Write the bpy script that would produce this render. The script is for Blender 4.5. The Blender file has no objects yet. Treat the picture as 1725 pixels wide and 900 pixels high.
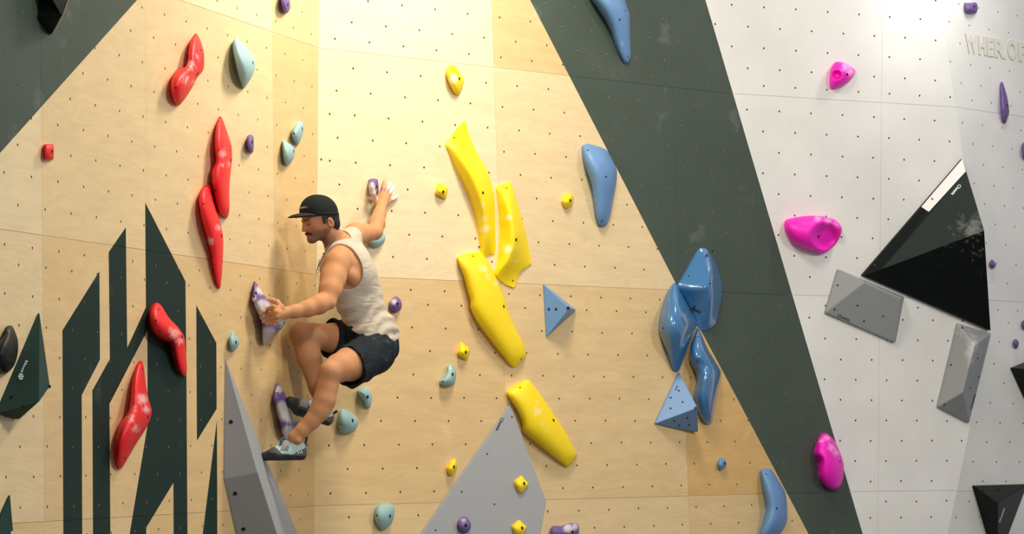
import bpy, bmesh, math, random
import numpy as np
from mathutils import Vector, Matrix
from mathutils.geometry import delaunay_2d_cdt
random.seed(7)
SC = bpy.context.scene
COL = SC.collection
V3 = lambda a: Vector((float(a[0]), float(a[1]), float(a[2])))
def unit(v): return np.asarray(v, float) / np.linalg.norm(v)

# ------------------------------------------------------------------ camera
# the photograph is 1725 x 900; long lens, camera pitched up a little and rolled very slightly
F, CX, CY = 5100.0, 862.5, 450.0
PITCH = math.atan((759 - CY) / F); ROLL = math.atan(-.0106)
fw = np.array([0, math.cos(PITCH), math.sin(PITCH)])
_u = np.array([0, -math.sin(PITCH), math.cos(PITCH)]); _r = np.array([1., 0, 0])
R2 = math.cos(ROLL) * _r + math.sin(ROLL) * _u
U2 = -math.sin(ROLL) * _r + math.cos(ROLL) * _u
CAM = np.array([0, 0, 1.6])
cam = bpy.data.cameras.new('camera'); cam_o = bpy.data.objects.new('camera', cam); COL.objects.link(cam_o)
cam.sensor_fit = 'HORIZONTAL'; cam.sensor_width = 36; cam.lens = F * 36 / 1725
cam.clip_end = 200
M = Matrix.Identity(4)
for i in range(3):
    M[i][0] = R2[i]; M[i][1] = U2[i]; M[i][2] = -fw[i]; M[i][3] = CAM[i]
cam_o.matrix_world = M
SC.camera = cam_o

# ------------------------------------------------------------------ light and exposure
SC.view_settings.view_transform = 'Standard'; SC.view_settings.look = 'None'
SC.view_settings.gamma = 1; SC.view_settings.use_curve_mapping = False
SC.view_settings.exposure = 0.0
w = bpy.data.worlds.new('world'); SC.world = w; w.use_nodes = True
w.node_tree.nodes['Background'].inputs[0].default_value = (0.90, 0.95, 1.0, 1)
w.node_tree.nodes['Background'].inputs[1].default_value = 0.36
def area(name, loc, target, power, size, color, spread=180):
    l = bpy.data.lights.new(name, 'AREA'); l.energy = power; l.shape = 'RECTANGLE'
    l.size, l.size_y = size; l.color = color; l.spread = math.radians(spread)
    o = bpy.data.objects.new(name, l); COL.objects.link(o)
    o.location = loc
    o.rotation_euler = (Vector(target) - Vector(loc)).to_track_quat('-Z', 'Y').to_euler()
    return o
area('ceiling_lamp', (0.35, 14.1, 5.35), (-0.6, 15.0, 3.2), 132, (0.8, 0.8), (1.0, 0.90, 0.72))
area('hall_lamp', (2.2, 8.7, 5.6), (-.9, 14.4, 2.4), 195, (0.55, 0.55), (1.0, 0.93, 0.82))
area('right_hall_lamp', (6.6, 11.6, 5.4), (2.2, 17.6, 2.2), 150, (0.9, 0.9), (1.0, 0.92, 0.85))
area('spot_lamp', (2.85, 17.2, 4.72), (2.66, 17.85, 3.7), 12, (0.35, 0.35), (1.0, 0.97, 0.92))

# ------------------------------------------------------------------ picture -> place
def ray(x, y): return fw + R2 * (x - CX) / F - U2 * (y - CY) / F
def proj(P):
    q = np.asarray(P, float) - CAM; z = q @ fw
    return CX + F * (q @ R2) / z, CY - F * (q @ U2) / z
def at_depth(x, y, d): return CAM + ray(x, y) * d          # ray has unit depth along the lens axis
def isect(x, y, P, n):
    d = ray(x, y); return CAM + d * ((P - CAM) @ n) / (d @ n)
class Plane:
    def __init__(s, P, n, d):
        s.P = P; s.n = unit(n)
        if s.n[1] > 0: s.n = -s.n
        s.u = unit(d); s.v = np.cross(s.n, s.u)
        if s.v[2] < 0: s.v = -s.v
    def hit(s, x, y, h=0): return isect(x, y, s.P + s.n * h, s.n)
    def to2(s, Q): q = Q - s.P; return np.array([q @ s.u, q @ s.v])
    def uv(s, x, y): return s.to2(s.hit(x, y))
    def at(s, u, v, h=0): return s.P + s.u * u + s.v * v + s.n * h
dA, dB, dC, dD = (unit(ray(*p)) for p in ((2465, 742), (6130, 703), (10760, 737), (5196, 693)))
P0 = at_depth(533, 463, 15.); TOP = at_depth(537, 0, 15.165); E0 = unit(TOP - P0)
WA = Plane(P0, np.cross(dA, E0), dA); WB = Plane(P0, np.cross(dB, E0), dB)
c0, c1 = WB.hit(1188, 0), WB.hit(1453, 900)
WC = Plane(WB.hit(1333, 497), np.cross(dC, c1 - c0), dC)
k0, k1 = WC.hit(1610, 182), WC.hit(1668, 556)
WD = Plane(k1, np.cross(dD, k1 - k0), dD)
e0, e1 = WC.hit(1597, 900), WD.hit(1740, 680)
WE = Plane(k1, np.cross(e0 - k1, e1 - k1), dD); WE.u = unit(np.cross(WE.n, np.cross(dD, WE.n))); WE.v = np.cross(WE.n, WE.u); WE.v *= np.sign(WE.v[2])
WD.P = WD.hit(1690, 507.3); WE.P = WE.hit(1640, 828) + WE.v * 1.142
def line_at_z(p, q, z): return p + (q - p) * (z - p[2]) / (q[2] - p[2])

# ------------------------------------------------------------------ materials
def new_mat(name):
    m = bpy.data.materials.new(name); m.use_nodes = True
    return m, m.node_tree.nodes, m.node_tree.links, m.node_tree.nodes['Principled BSDF']
def plain(name, col, rough=.6, metal=0, spec=.5, noise=0, scale=30):
    m, N, L, B = new_mat(name)
    B.inputs['Roughness'].default_value = rough; B.inputs['Metallic'].default_value = metal
    B.inputs['Specular IOR Level'].default_value = spec
    if noise:
        t = N.new('ShaderNodeTexNoise'); t.inputs['Scale'].default_value = scale; t.inputs['Detail'].default_value = 4
        co = N.new('ShaderNodeTexCoord'); L.new(co.outputs['Object'], t.inputs['Vector'])
        r = N.new('ShaderNodeMixRGB'); r.blend_type = 'MULTIPLY'; r.inputs[0].default_value = noise
        r.inputs[1].default_value = (*col, 1); L.new(t.outputs['Color'], r.inputs[2])
        hs = N.new('ShaderNodeHueSaturation'); hs.inputs['Saturation'].default_value = 0; hs.inputs['Value'].default_value = 1.9
        L.new(t.outputs['Color'], hs.inputs['Color']); L.new(hs.outputs['Color'], r.inputs[2])
        L.new(r.outputs[0], B.inputs['Base Color'])
    else: B.inputs['Base Color'].default_value = (*col, 1)
    return m
def hold_mat(name, col, rough=.55, chalkcol=(.80, .78, .76), spec=.5, coat=0, ns=34, nd=5):
    """moulded plastic with chalk rubbed on where the 'chalk' attribute says so"""
    m, N, L, B = new_mat(name)
    B.inputs['Roughness'].default_value = rough; B.inputs['Specular IOR Level'].default_value = spec
    B.inputs['Coat Weight'].default_value = coat; B.inputs['Coat Roughness'].default_value = .08
    co = N.new('ShaderNodeTexCoord')
    at = N.new('ShaderNodeAttribute'); at.attribute_name = 'chalk'
    n1 = N.new('ShaderNodeTexNoise'); n1.inputs['Scale'].default_value = ns; n1.inputs['Detail'].default_value = nd; n1.inputs['Roughness'].default_value = .65
    L.new(co.outputs['Object'], n1.inputs['Vector'])
    ad = N.new('ShaderNodeMath'); ad.operation = 'MULTIPLY_ADD'; L.new(n1.outputs['Fac'], ad.inputs[0]); ad.inputs[1].default_value = 1.6; ad.inputs[2].default_value = -1.15
    ad2 = N.new('ShaderNodeMath'); ad2.operation = 'ADD'; L.new(ad.outputs[0], ad2.inputs[0]); L.new(at.outputs['Fac'], ad2.inputs[1])
    mr = N.new('ShaderNodeMapRange'); L.new(ad2.outputs[0], mr.inputs['Value']); mr.inputs['From Min'].default_value = .12; mr.inputs['From Max'].default_value = .75
    mr.inputs['To Max'].default_value = .85
    mx = N.new('ShaderNodeMixRGB'); mx.inputs[1].default_value = (*col, 1); mx.inputs[2].default_value = (*chalkcol, 1)
    L.new(mr.outputs[0], mx.inputs[0]); L.new(mx.outputs[0], B.inputs['Base Color'])
    n2 = N.new('ShaderNodeTexNoise'); n2.inputs['Scale'].default_value = 450; L.new(co.outputs['Object'], n2.inputs['Vector'])
    bp = N.new('ShaderNodeBump'); bp.inputs['Strength'].default_value = .08 if coat == 0 else 0; bp.inputs['Distance'].default_value = .002
    L.new(n2.outputs['Fac'], bp.inputs['Height']); L.new(bp.outputs[0], B.inputs['Normal'])
    return m
def uv_node(N): 
    u = N.new('ShaderNodeUVMap'); u.uv_map = 'UVMap'; return u
def smudges(N, L, uv, col_socket, amount, colour=(.8, .78, .72, 1)):
    n = N.new('ShaderNodeTexNoise'); n.inputs['Scale'].default_value = 4.5; n.inputs['Detail'].default_value = 7; n.inputs['Roughness'].default_value = .62
    L.new(uv.outputs[0], n.inputs['Vector'])
    mr = N.new('ShaderNodeMapRange'); L.new(n.outputs['Fac'], mr.inputs['Value']); mr.inputs['From Min'].default_value = .60; mr.inputs['From Max'].default_value = .82; mr.inputs['To Max'].default_value = amount
    mx = N.new('ShaderNodeMixRGB'); L.new(mr.outputs[0], mx.inputs[0]); L.new(col_socket, mx.inputs[1]); mx.inputs[2].default_value = colour
    return mx.outputs[0]
def wood_mat():
    m, N, L, B = new_mat('birch_plywood'); uv = uv_node(N)
    at = N.new('ShaderNodeAttribute'); at.attribute_name = 'tone'
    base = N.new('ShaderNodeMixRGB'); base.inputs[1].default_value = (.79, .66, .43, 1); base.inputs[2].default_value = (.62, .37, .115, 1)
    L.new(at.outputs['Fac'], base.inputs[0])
    mp = N.new('ShaderNodeMapping'); mp.inputs['Scale'].default_value = (1.1, 5.5, 1); L.new(uv.outputs[0], mp.inputs[0])
    ad = N.new('ShaderNodeVectorMath'); ad.operation = 'ADD'; L.new(mp.outputs[0], ad.inputs[0])
    of = N.new('ShaderNodeVectorMath'); of.operation = 'SCALE'; of.inputs['Scale'].default_value = 37.; cb = N.new('ShaderNodeCombineXYZ')
    L.new(at.outputs['Fac'], cb.inputs[0]); L.new(at.outputs['Fac'], cb.inputs[2]); L.new(cb.outputs[0], of.inputs[0]); L.new(of.outputs[0], ad.inputs[1])
    n0 = N.new('ShaderNodeTexNoise'); n0.inputs['Scale'].default_value = 1.0; n0.inputs['Detail'].default_value = 2; L.new(ad.outputs[0], n0.inputs['Vector'])
    # rotary-cut figure: contour lines of a slow noise
    mu = N.new('ShaderNodeMath'); mu.operation = 'MULTIPLY'; mu.inputs[1].default_value = 85; L.new(n0.outputs['Fac'], mu.inputs[0])
    si = N.new('ShaderNodeMath'); si.operation = 'SINE'; L.new(mu.outputs[0], si.inputs[0])
    n1 = N.new('ShaderNodeTexNoise'); n1.inputs['Scale'].default_value = 3.0; n1.inputs['Detail'].default_value = 8; n1.inputs['Roughness'].default_value = .6; L.new(ad.outputs[0], n1.inputs['Vector'])
    m1 = N.new('ShaderNodeMapRange'); L.new(si.outputs[0], m1.inputs['Value']); m1.inputs['From Min'].default_value = -1; m1.inputs['To Min'].default_value = .955; m1.inputs['To Max'].default_value = 1.0
    m2 = N.new('ShaderNodeMapRange'); L.new(n1.outputs['Fac'], m2.inputs['Value']); m2.inputs['From Min'].default_value = .25; m2.inputs['From Max'].default_value = .75; m2.inputs['To Min'].default_value = .90; m2.inputs['To Max'].default_value = 1.05
    mm = N.new('ShaderNodeMath'); mm.operation = 'MULTIPLY'; L.new(m1.outputs[0], mm.inputs[0]); L.new(m2.outputs[0], mm.inputs[1])
    vg = N.new('ShaderNodeVectorMath'); vg.operation = 'SCALE'; L.new(base.outputs[0], vg.inputs[0]); L.new(mm.outputs[0], vg.inputs['Scale'])
    out = smudges(N, L, uv, vg.outputs[0], .30, (.80, .72, .55, 1))
    L.new(out, B.inputs['Base Color']); B.inputs['Roughness'].default_value = .5; B.inputs['Specular IOR Level'].default_value = .3
    return m
def paint_mat(name, col, smudge, rough=.55, scol=(.75, .74, .70, 1)):
    m, N, L, B = new_mat(name); uv = uv_node(N)
    rgb = N.new('ShaderNodeRGB'); rgb.outputs[0].default_value = (*col, 1)
    n1 = N.new('ShaderNodeTexNoise'); n1.inputs['Scale'].default_value = 2.2; n1.inputs['Detail'].default_value = 6; L.new(uv.outputs[0], n1.inputs['Vector'])
    m2 = N.new('ShaderNodeMapRange'); L.new(n1.outputs['Fac'], m2.inputs['Value']); m2.inputs['From Min'].default_value = .3; m2.inputs['From Max'].default_value = .7; m2.inputs['To Min'].default_value = .92; m2.inputs['To Max'].default_value = 1.06
    vg = N.new('ShaderNodeVectorMath'); vg.operation = 'SCALE'; L.new(rgb.outputs[0], vg.inputs[0]); L.new(m2.outputs[0], vg.inputs['Scale'])
    out = smudges(N, L, uv, vg.outputs[0], smudge, scol)
    L.new(out, B.inputs['Base Color']); B.inputs['Roughness'].default_value = rough; B.inputs['Specular IOR Level'].default_value = .18
    return m
MW = wood_mat()
MDK = paint_mat('dark_green_paint', (.062, .083, .066), .12, .5)
MLOGO = paint_mat('dark_stripe_paint', (.011, .027, .022), .05, .6)
MWH = paint_mat('pale_grey_paint', (.735, .73, .705), .10)
MHOLE = plain('hole_shadow', (.012, .012, .011), .8)
MBRASS = plain('hole_rim', (.42, .28, .13), .5)
MBOLT = plain('bolt_steel', (.012, .013, .014), .35, 0.6)
MPLY = plain('volume_ply_edge', (.45, .30, .15), .6)
MRED = hold_mat('red_plastic', (.78, .006, .012), .5, (.86, .62, .62))
MYEL = hold_mat('yellow_plastic', (.90, .66, .004), .5, (.93, .86, .62))
MTEAL = hold_mat('pale_teal_plastic', (.29, .46, .47), .65)
MPUR = hold_mat('purple_plastic', (.145, .082, .265), .6, (.62, .60, .62))
MBLU = hold_mat('blue_plastic', (.13, .27, .52), .45, (.5, .6, .75))
MBLG = hold_mat('glossy_blue_plastic', (.040, .165, .37), .25, (.4, .55, .72), .5, 1.0)
MMAG = hold_mat('magenta_plastic', (.90, .004, .52), .5, (1.0, .42, .78))
MGRY = hold_mat('grey_textured_paint', (.285, .296, .315), .75, (.55, .54, .52), ns=9)
MGR2 = hold_mat('pale_grey_textured_paint', (.27, .285, .29), .5, (.72, .70, .66), ns=8, nd=3)
MBLK = hold_mat('black_gloss', (.004, .006, .0055), .34, (.35, .35, .33), .16)
MBLO = hold_mat('black_satin', (.006, .008, .008), .45, (.35, .35, .33), .2)
MBKM = hold_mat('charcoal_texture', (.013, .020, .017), .7, (.45, .44, .41), .25, ns=7, nd=4)
MGRN = hold_mat('dark_green_texture', (.015, .042, .034), .75, (.3, .33, .3), .2)
MLET = plain('beige_letter', (.70, .66, .59), .6)
MWS = plain('white_strip', (.74, .73, .70), .5)
MINKW = plain('white_ink', (.78, .78, .76), .6)
MINKD = plain('dark_ink', (.010, .016, .015), .6)

# ------------------------------------------------------------------ object helpers
def link(o, parent=None):
    COL.objects.link(o)
    if parent is not None: o.parent = parent; o.matrix_parent_inverse = parent.matrix_world.inverted()
    return o
ORG = {}
def mesh_obj(name, verts, faces, mats, parent=None, smooth=None, mi=None, origin=None):
    """verts in world coordinates; the object's origin goes to `origin` (or the parent's)"""
    me = bpy.data.meshes.new(name)
    org = np.zeros(3) if origin is None else np.asarray(origin, float)
    if parent is not None: org = ORG[parent.name]
    me.from_pydata([tuple(np.asarray(v, float) - org) for v in verts], [], [tuple(int(i) for i in f) for f in faces])
    for m in (mats if isinstance(mats, (list, tuple)) else [mats]): me.materials.append(m)
    if mi is not None: me.polygons.foreach_set('material_index', np.asarray(mi, np.int32))
    o = bpy.data.objects.new(name, me); COL.objects.link(o)
    if parent is not None: o.parent = parent
    else: o.location = org; o.matrix_world = Matrix.Translation(V3(org))
    ORG[o.name] = org
    me.update()
    if smooth is not None: shade(me, smooth)
    return o
def shade(me, angle):
    bm = bmesh.new(); bm.from_mesh(me); bm.normal_update()
    for f in bm.faces: f.smooth = True
    ca = math.radians(angle)
    for e in bm.edges:
        if len(e.link_faces) == 2: e.smooth = e.calc_face_angle(0) < ca
    bm.to_mesh(me); bm.free()
def tag(o, label, cat, group=None, kind=None):
    if label: o['label'] = label
    if cat: o['category'] = cat
    if group: o['group'] = group
    if kind: o['kind'] = kind
    return o
def pip(px, py, poly):
    inside = np.zeros(np.shape(px), bool); n = len(poly); j = n - 1
    for i in range(n):
        xi, yi = poly[i]; xj, yj = poly[j]
        if yi != yj:
            c = ((yi > py) != (yj > py)) & (px < (xj - xi) * (py - yi) / (yj - yi) + xi)
            inside ^= c
        j = i
    return inside

# ------------------------------------------------------------------ the walls
ROWS = []   # bolt rows of one panel height: v and which of the two staggered sets
for v, s in ((1.648, 1), (1.530, 0), (1.411, 1), (1.292, 0), (1.197, 1), (1.054, 0), (.935, 1), (.815, 0), (.696, 1), (.577, 0), (.459, 1), (.343, 0), (.225, 1), (.106, 0),
             (-.058, 1), (-.130, 0), (-.249, 1), (-.369, 0), (-.488, 1), (-.607, 0), (-.726, 1), (-.845, 0), (-.964, 1), (-1.084, 0), (-1.204, 1), (-1.30, 0)):
    ROWS.append((v, s))
ROWS += [(1.765, 0), (1.885, 1), (2.0, 0)]
def wall(name, P, corners, uoff, step, seams_v, paints, tone, wall_mi, skew=0.0, extra=()):
    """one flat facet: panels with open joints, drilled bolt holes and painted areas, all cut into one mesh"""
    poly = [P.to2(c) for c in corners]
    pu = np.array(poly); area2 = sum(pu[i-1][0]*pu[i][1]-pu[i][0]*pu[i-1][1] for i in range(len(pu)))
    if area2 < 0: poly = poly[::-1]
    verts = [tuple(p) for p in poly]; loops = [list(range(len(verts)))]
    voids = []
    umin, umax = pu[:, 0].min(), pu[:, 0].max(); vmin, vmax = pu[:, 1].min(), pu[:, 1].max()
    def add_loop(pts):
        i = len(verts); verts.extend(tuple(p) for p in pts); loops.append(list(range(i, i + len(pts))))
    big = [np.array(p) for p in poly]; cen = sum(big) / len(big)
    def clip(pts):                                        # keep a joint inside the facet
        out = [np.array(p, float) for p in pts]
        for i in range(len(poly)):
            a, b = np.array(poly[i]), np.array(poly[(i + 1) % len(poly)]); nrm = np.array([-(b - a)[1], (b - a)[0]]); nrm = nrm / np.linalg.norm(nrm)
            res = []; 
            for k in range(len(out)):
                p, q = out[k], out[(k + 1) % len(out)]; dp, dq = (p - a) @ nrm - .003, (q - a) @ nrm - .003
                if dp >= 0: res.append(p)
                if (dp >= 0) != (dq >= 0): res.append(p + (q - p) * dp / (dp - dq))
            out = res
            if len(out) < 3: return None
        return out
    jw = .0007
    rows_v = [v for v in (-1.142, 0, 1.142, 2.284) if vmin < v < vmax]
    rects = [[(umin - 1, v - jw), (umax + 1, v - jw), (umax + 1, v + jw), (umin - 1, v + jw)] for v in rows_v]
    edges_v = [vmin - 1] + rows_v + [vmax + 1]
    for us in seams_v:
        for a, b in zip(edges_v[:-1], edges_v[1:]):
            rects.append([(us - .0004 - skew * a, a + .003), (us + .0004 - skew * a, a + .003), (us + .0004 - skew * b, b - .003), (us - .0004 - skew * b, b - .003)])
    for r in rects:
        r = clip(r)
        if r is None: print('joint lost', name)
        if r is not None: add_loop(r); voids.append([tuple(p) for p in r])
    holes = []
    def try_hole(u, v):
        if not pip(np.array([u]), np.array([v]), poly)[0]: return
        for i in range(len(poly)):
            a, b = np.array(poly[i]), np.array(poly[(i + 1) % len(poly)]); t = np.clip(((np.array([u, v]) - a) @ (b - a)) / ((b - a) @ (b - a)), 0, 1)
            if np.linalg.norm(a + t * (b - a) - (u, v)) < .014: return
        if any(abs(u - (us - skew * v)) < .010 for us in seams_v) or any(abs(v - q) < .012 for q in rows_v): return
        x, y = proj(P.at(u, v))
        if -90 < x < 1815 and -70 < y < 970: holes.append((u, v))
    for v, s in ROWS:
        k0_ = int((umin - uoff) / step) - 2
        for k in range(k0_, int((umax - uoff) / step) + 3):
            u = uoff + (k + .5 * s) * step - skew * v
            try_hole(u + random.uniform(-.002, .002), v + random.uniform(-.0015, .0015))
    for u, v in extra: try_hole(u, v)
    HR = .0062
    for u, v in holes:
        add_loop([(u + HR * math.cos(a), v + HR * math.sin(a)) for a in (math.pi * k / 4 + .2 for k in range(8))])
    ppolys = []
    for pts in paints:
        q = [tuple(P.uv(*p)) for p in pts]; ppolys.append(q)
        cq = q if name != 'wall_left' else q
        add_loop(cq)
    el = [(l[i], l[(i + 1) % len(l)]) for l in loops for i in range(len(l))]
    vo, eo, fo, _, _, _ = delaunay_2d_cdt([Vector(p) for p in verts], el, [], 0, 1e-6)
    vo = np.array([(p.x, p.y) for p in vo])
    tri = np.array([f for f in fo if len(f) == 3]); c = vo[tri].mean(axis=1)
    keep = pip(c[:, 0], c[:, 1], poly)
    for q in voids: keep &= ~pip(c[:, 0], c[:, 1], q)
    hu = np.array(holes)
    if len(hu):
        for i in range(0, len(c), 4000):
            d2 = ((c[i:i+4000, None, :] - hu[None]) ** 2).sum(2).min(1); keep[i:i+4000] &= d2 > (HR * .9) ** 2
    tri = tri[keep]; c = c[keep]
    mi = np.full(len(tri), wall_mi)
    for k, q in enumerate(ppolys): mi[pip(c[:, 0], c[:, 1], q)] = 5 if name == 'wall_left' and k < 4 else 1
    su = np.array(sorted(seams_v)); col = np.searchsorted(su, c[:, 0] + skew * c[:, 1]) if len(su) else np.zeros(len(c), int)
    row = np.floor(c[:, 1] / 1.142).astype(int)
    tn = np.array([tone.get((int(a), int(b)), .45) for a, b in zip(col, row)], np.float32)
    # counter-clockwise seen from the room
    ar = (vo[tri[:, 1]] - vo[tri[:, 0]]); br = (vo[tri[:, 2]] - vo[tri[:, 0]]); flip = (ar[:, 0] * br[:, 1] - ar[:, 1] * br[:, 0]) * (np.cross(P.u, P.v) @ P.n) < 0
    tri[flip] = tri[flip][:, ::-1]
    P3 = [P.at(*p) for p in vo]; faces = [tuple(t) for t in tri]; mi = list(mi); uvs = [tuple(p) for p in vo]; tn = list(tn)
    for u, v in holes:
        i = len(P3)
        for dep in (0, -.014):
            for a in (math.pi * k / 4 + .2 for k in range(8)):
                uvs.append((u, v)); P3.append(P.at(u + HR * math.cos(a), v + HR * math.sin(a), dep))
        for k in range(8):
            faces.append((i + k, i + (k + 1) % 8, i + 8 + (k + 1) % 8, i + 8 + k)); mi.append(4); tn.append(.5)
        faces.append(tuple(range(i + 8, i + 16))); mi.append(3); tn.append(.5)
    i = len(P3)
    for p in poly: P3.append(P.at(*p, -.018)); uvs.append(tuple(p))
    faces.append(tuple(range(i, i + len(poly)))); mi.append(2 if wall_mi == 2 else 4); tn.append(.5)
    o = mesh_obj(name, P3, faces, [MW, MDK, MWH, MHOLE, MBRASS, MLOGO], mi=mi)
    me = o.data
    ul = me.uv_layers.new(name='UVMap'); li = np.zeros(len(me.loops), np.int32); me.loops.foreach_get('vertex_index', li)
    ul.data.foreach_set('uv', np.array(uvs, np.float32)[li].ravel())
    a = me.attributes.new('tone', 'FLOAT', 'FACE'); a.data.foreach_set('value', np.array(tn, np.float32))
    o['kind'] = 'structure'
    return o
ZT, ZF = 4.95, 0.0
cor = lambda z: line_at_z(P0, P0 + E0, z)
cre = lambda z: line_at_z(c0, c1, z)
kt = lambda z: line_at_z(k0, k1, z)
et = lambda z: line_at_z(k1, e0, z)
def floor_of(P, u):      # the point of facet P at along-wall distance u on the floor
    a = P.at(u, 0); s = P.v; return a + s * (ZF - a[2]) / s[2]
def top_of(P, u):
    a = P.at(u, 0); s = P.v; return a + s * (ZT - a[2]) / s[2]
logo = [[(105, 557), (167.5, 457), (168.5, 606), (137.7, 666), (139, 1000), (107, 1000)],
        [(183, 425), (212, 383), (214.4, 586), (245.7, 518), (244.5, 341), (312.5, 474), (314, 620), (316.5, 1000), (292.8, 1000), (292, 814), (246.5, 889), (246.3, 1000),
         (202, 1000), (248.6, 716), (248.2, 557), (184.4, 681), (186.7, 1000), (157, 1000), (155.5, 658), (185, 605)],
        [(330.5, 514), (364.5, 578), (365, 689), (331.7, 743)], [(365.5, 707), (366.5, 1000), (329, 1000)]]
DARKTOP = [(290, -66), (-60, 325), (-60, -66)]
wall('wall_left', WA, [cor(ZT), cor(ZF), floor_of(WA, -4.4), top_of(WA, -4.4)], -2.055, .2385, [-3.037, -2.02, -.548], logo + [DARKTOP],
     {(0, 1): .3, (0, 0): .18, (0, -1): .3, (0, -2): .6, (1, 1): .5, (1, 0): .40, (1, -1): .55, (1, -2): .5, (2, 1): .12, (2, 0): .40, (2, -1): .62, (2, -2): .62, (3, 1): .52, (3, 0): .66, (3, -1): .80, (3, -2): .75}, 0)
band = [(893 - .515 * 130, -130), (893, 0), (960, 130), (1137, 475), (1240, 668), (1362, 900), (1362 + 60, 1013), (1453 + 33, 1013), (1453, 900), (1188, 0), (1188 - 38, -130)]
# the band runs up to the crease: push its right side a little past it
band = [(x + (3 if i > 6 else 0), y) for i, (x, y) in enumerate(band)]
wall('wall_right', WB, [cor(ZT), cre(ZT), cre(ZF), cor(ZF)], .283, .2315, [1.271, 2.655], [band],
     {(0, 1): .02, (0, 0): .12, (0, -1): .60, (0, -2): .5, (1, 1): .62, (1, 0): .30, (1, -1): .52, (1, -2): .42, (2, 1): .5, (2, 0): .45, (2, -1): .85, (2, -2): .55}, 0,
     extra=[(.118, .812), (.110, .575), (.11, .1)])
wall('wall_far', WC, [cre(ZT), kt(ZT), k1, cre(.073)], .018 + .1085, .217, [.614], [], {}, 2, skew=.03)
_q = k1 + (e1 - k1) / np.linalg.norm(e1 - k1) * 1.6
wall('wall_far_right', WD, [kt(ZT), line_at_z(_q, _q + WD.v, ZT), _q, k1], .05, .225, [], [], {}, 2)
_q = k1 + (e1 - k1) / np.linalg.norm(e1 - k1) * 1.6
wall('wall_low_right', WE, [k1, _q, line_at_z(_q, _q + WE.v, ZF), et(ZF)], .08, .22, [], [], {}, 2)
def slab(name, pts, m):
    o = mesh_obj(name, [(x, y, z) for z in (0, -.3) for x, y in pts], [tuple(range(len(pts))), tuple(range(2 * len(pts) - 1, len(pts) - 1, -1))] +
                 [(i, i + len(pts), (i + 1) % len(pts) + len(pts), (i + 1) % len(pts)) for i in range(len(pts))], m)
    o['kind'] = 'structure'; return o
slab('floor', [(-9, -3), (9, -3), (9, 22), (-9, 22)], plain('grey_mat_vinyl', (.16, .17, .18), .6, noise=.3, scale=3))

# ------------------------------------------------------------------ moulded holds
def spline(pts, step):
    """closed Catmull-Rom through the outline, resampled"""
    P = np.array([p[:2] for p in pts], float); n = len(P); out = []
    for i in range(n):
        a, b, c, d = P[i - 1], P[i], P[(i + 1) % n], P[(i + 2) % n]
        m = max(1, int(np.ceil(np.linalg.norm(c - b) / step)))
        for t in np.arange(m) / m:
            out.append(.5 * (2 * b + (c - a) * t + (2 * a - 5 * b + 4 * c - d) * t * t + (3 * b - a - 3 * c + d) * t ** 3))
    return np.array(out)
def bolt(parent, P, x, y, h, r=.0085, name='bolt', mat=None, nrm=None):
    """a countersunk socket bolt: rim ring, sunk hexagon"""
    c = P.hit(x, y, h + .0015); vs = []; fs = []
    bn = unit(nrm) if nrm is not None else P.n; bu = unit(P.u - (P.u @ bn) * bn); bv = np.cross(bn, bu)
    prof = [(r * 1.02, -.003), (r, .0012), (r * .90, .0016), (r * .80, .0008), (r * .52, .0006), (r * .46, .0003)]
    for rr, d in prof:
        for k in range(12):
            a = math.pi * k / 6; vs.append(c + bu * rr * math.cos(a) + bv * rr * math.sin(a) + bn * d)
    for j in range(len(prof) - 1):
        for k in range(12): fs.append((j * 12 + k, j * 12 + (k + 1) % 12, (j + 1) * 12 + (k + 1) % 12, (j + 1) * 12 + k))
    fs.append(tuple(range((len(prof) - 1) * 12, len(prof) * 12)))
    return mesh_obj(name, vs, fs, mat or MBOLT, parent)
HOLD = {}
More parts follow.
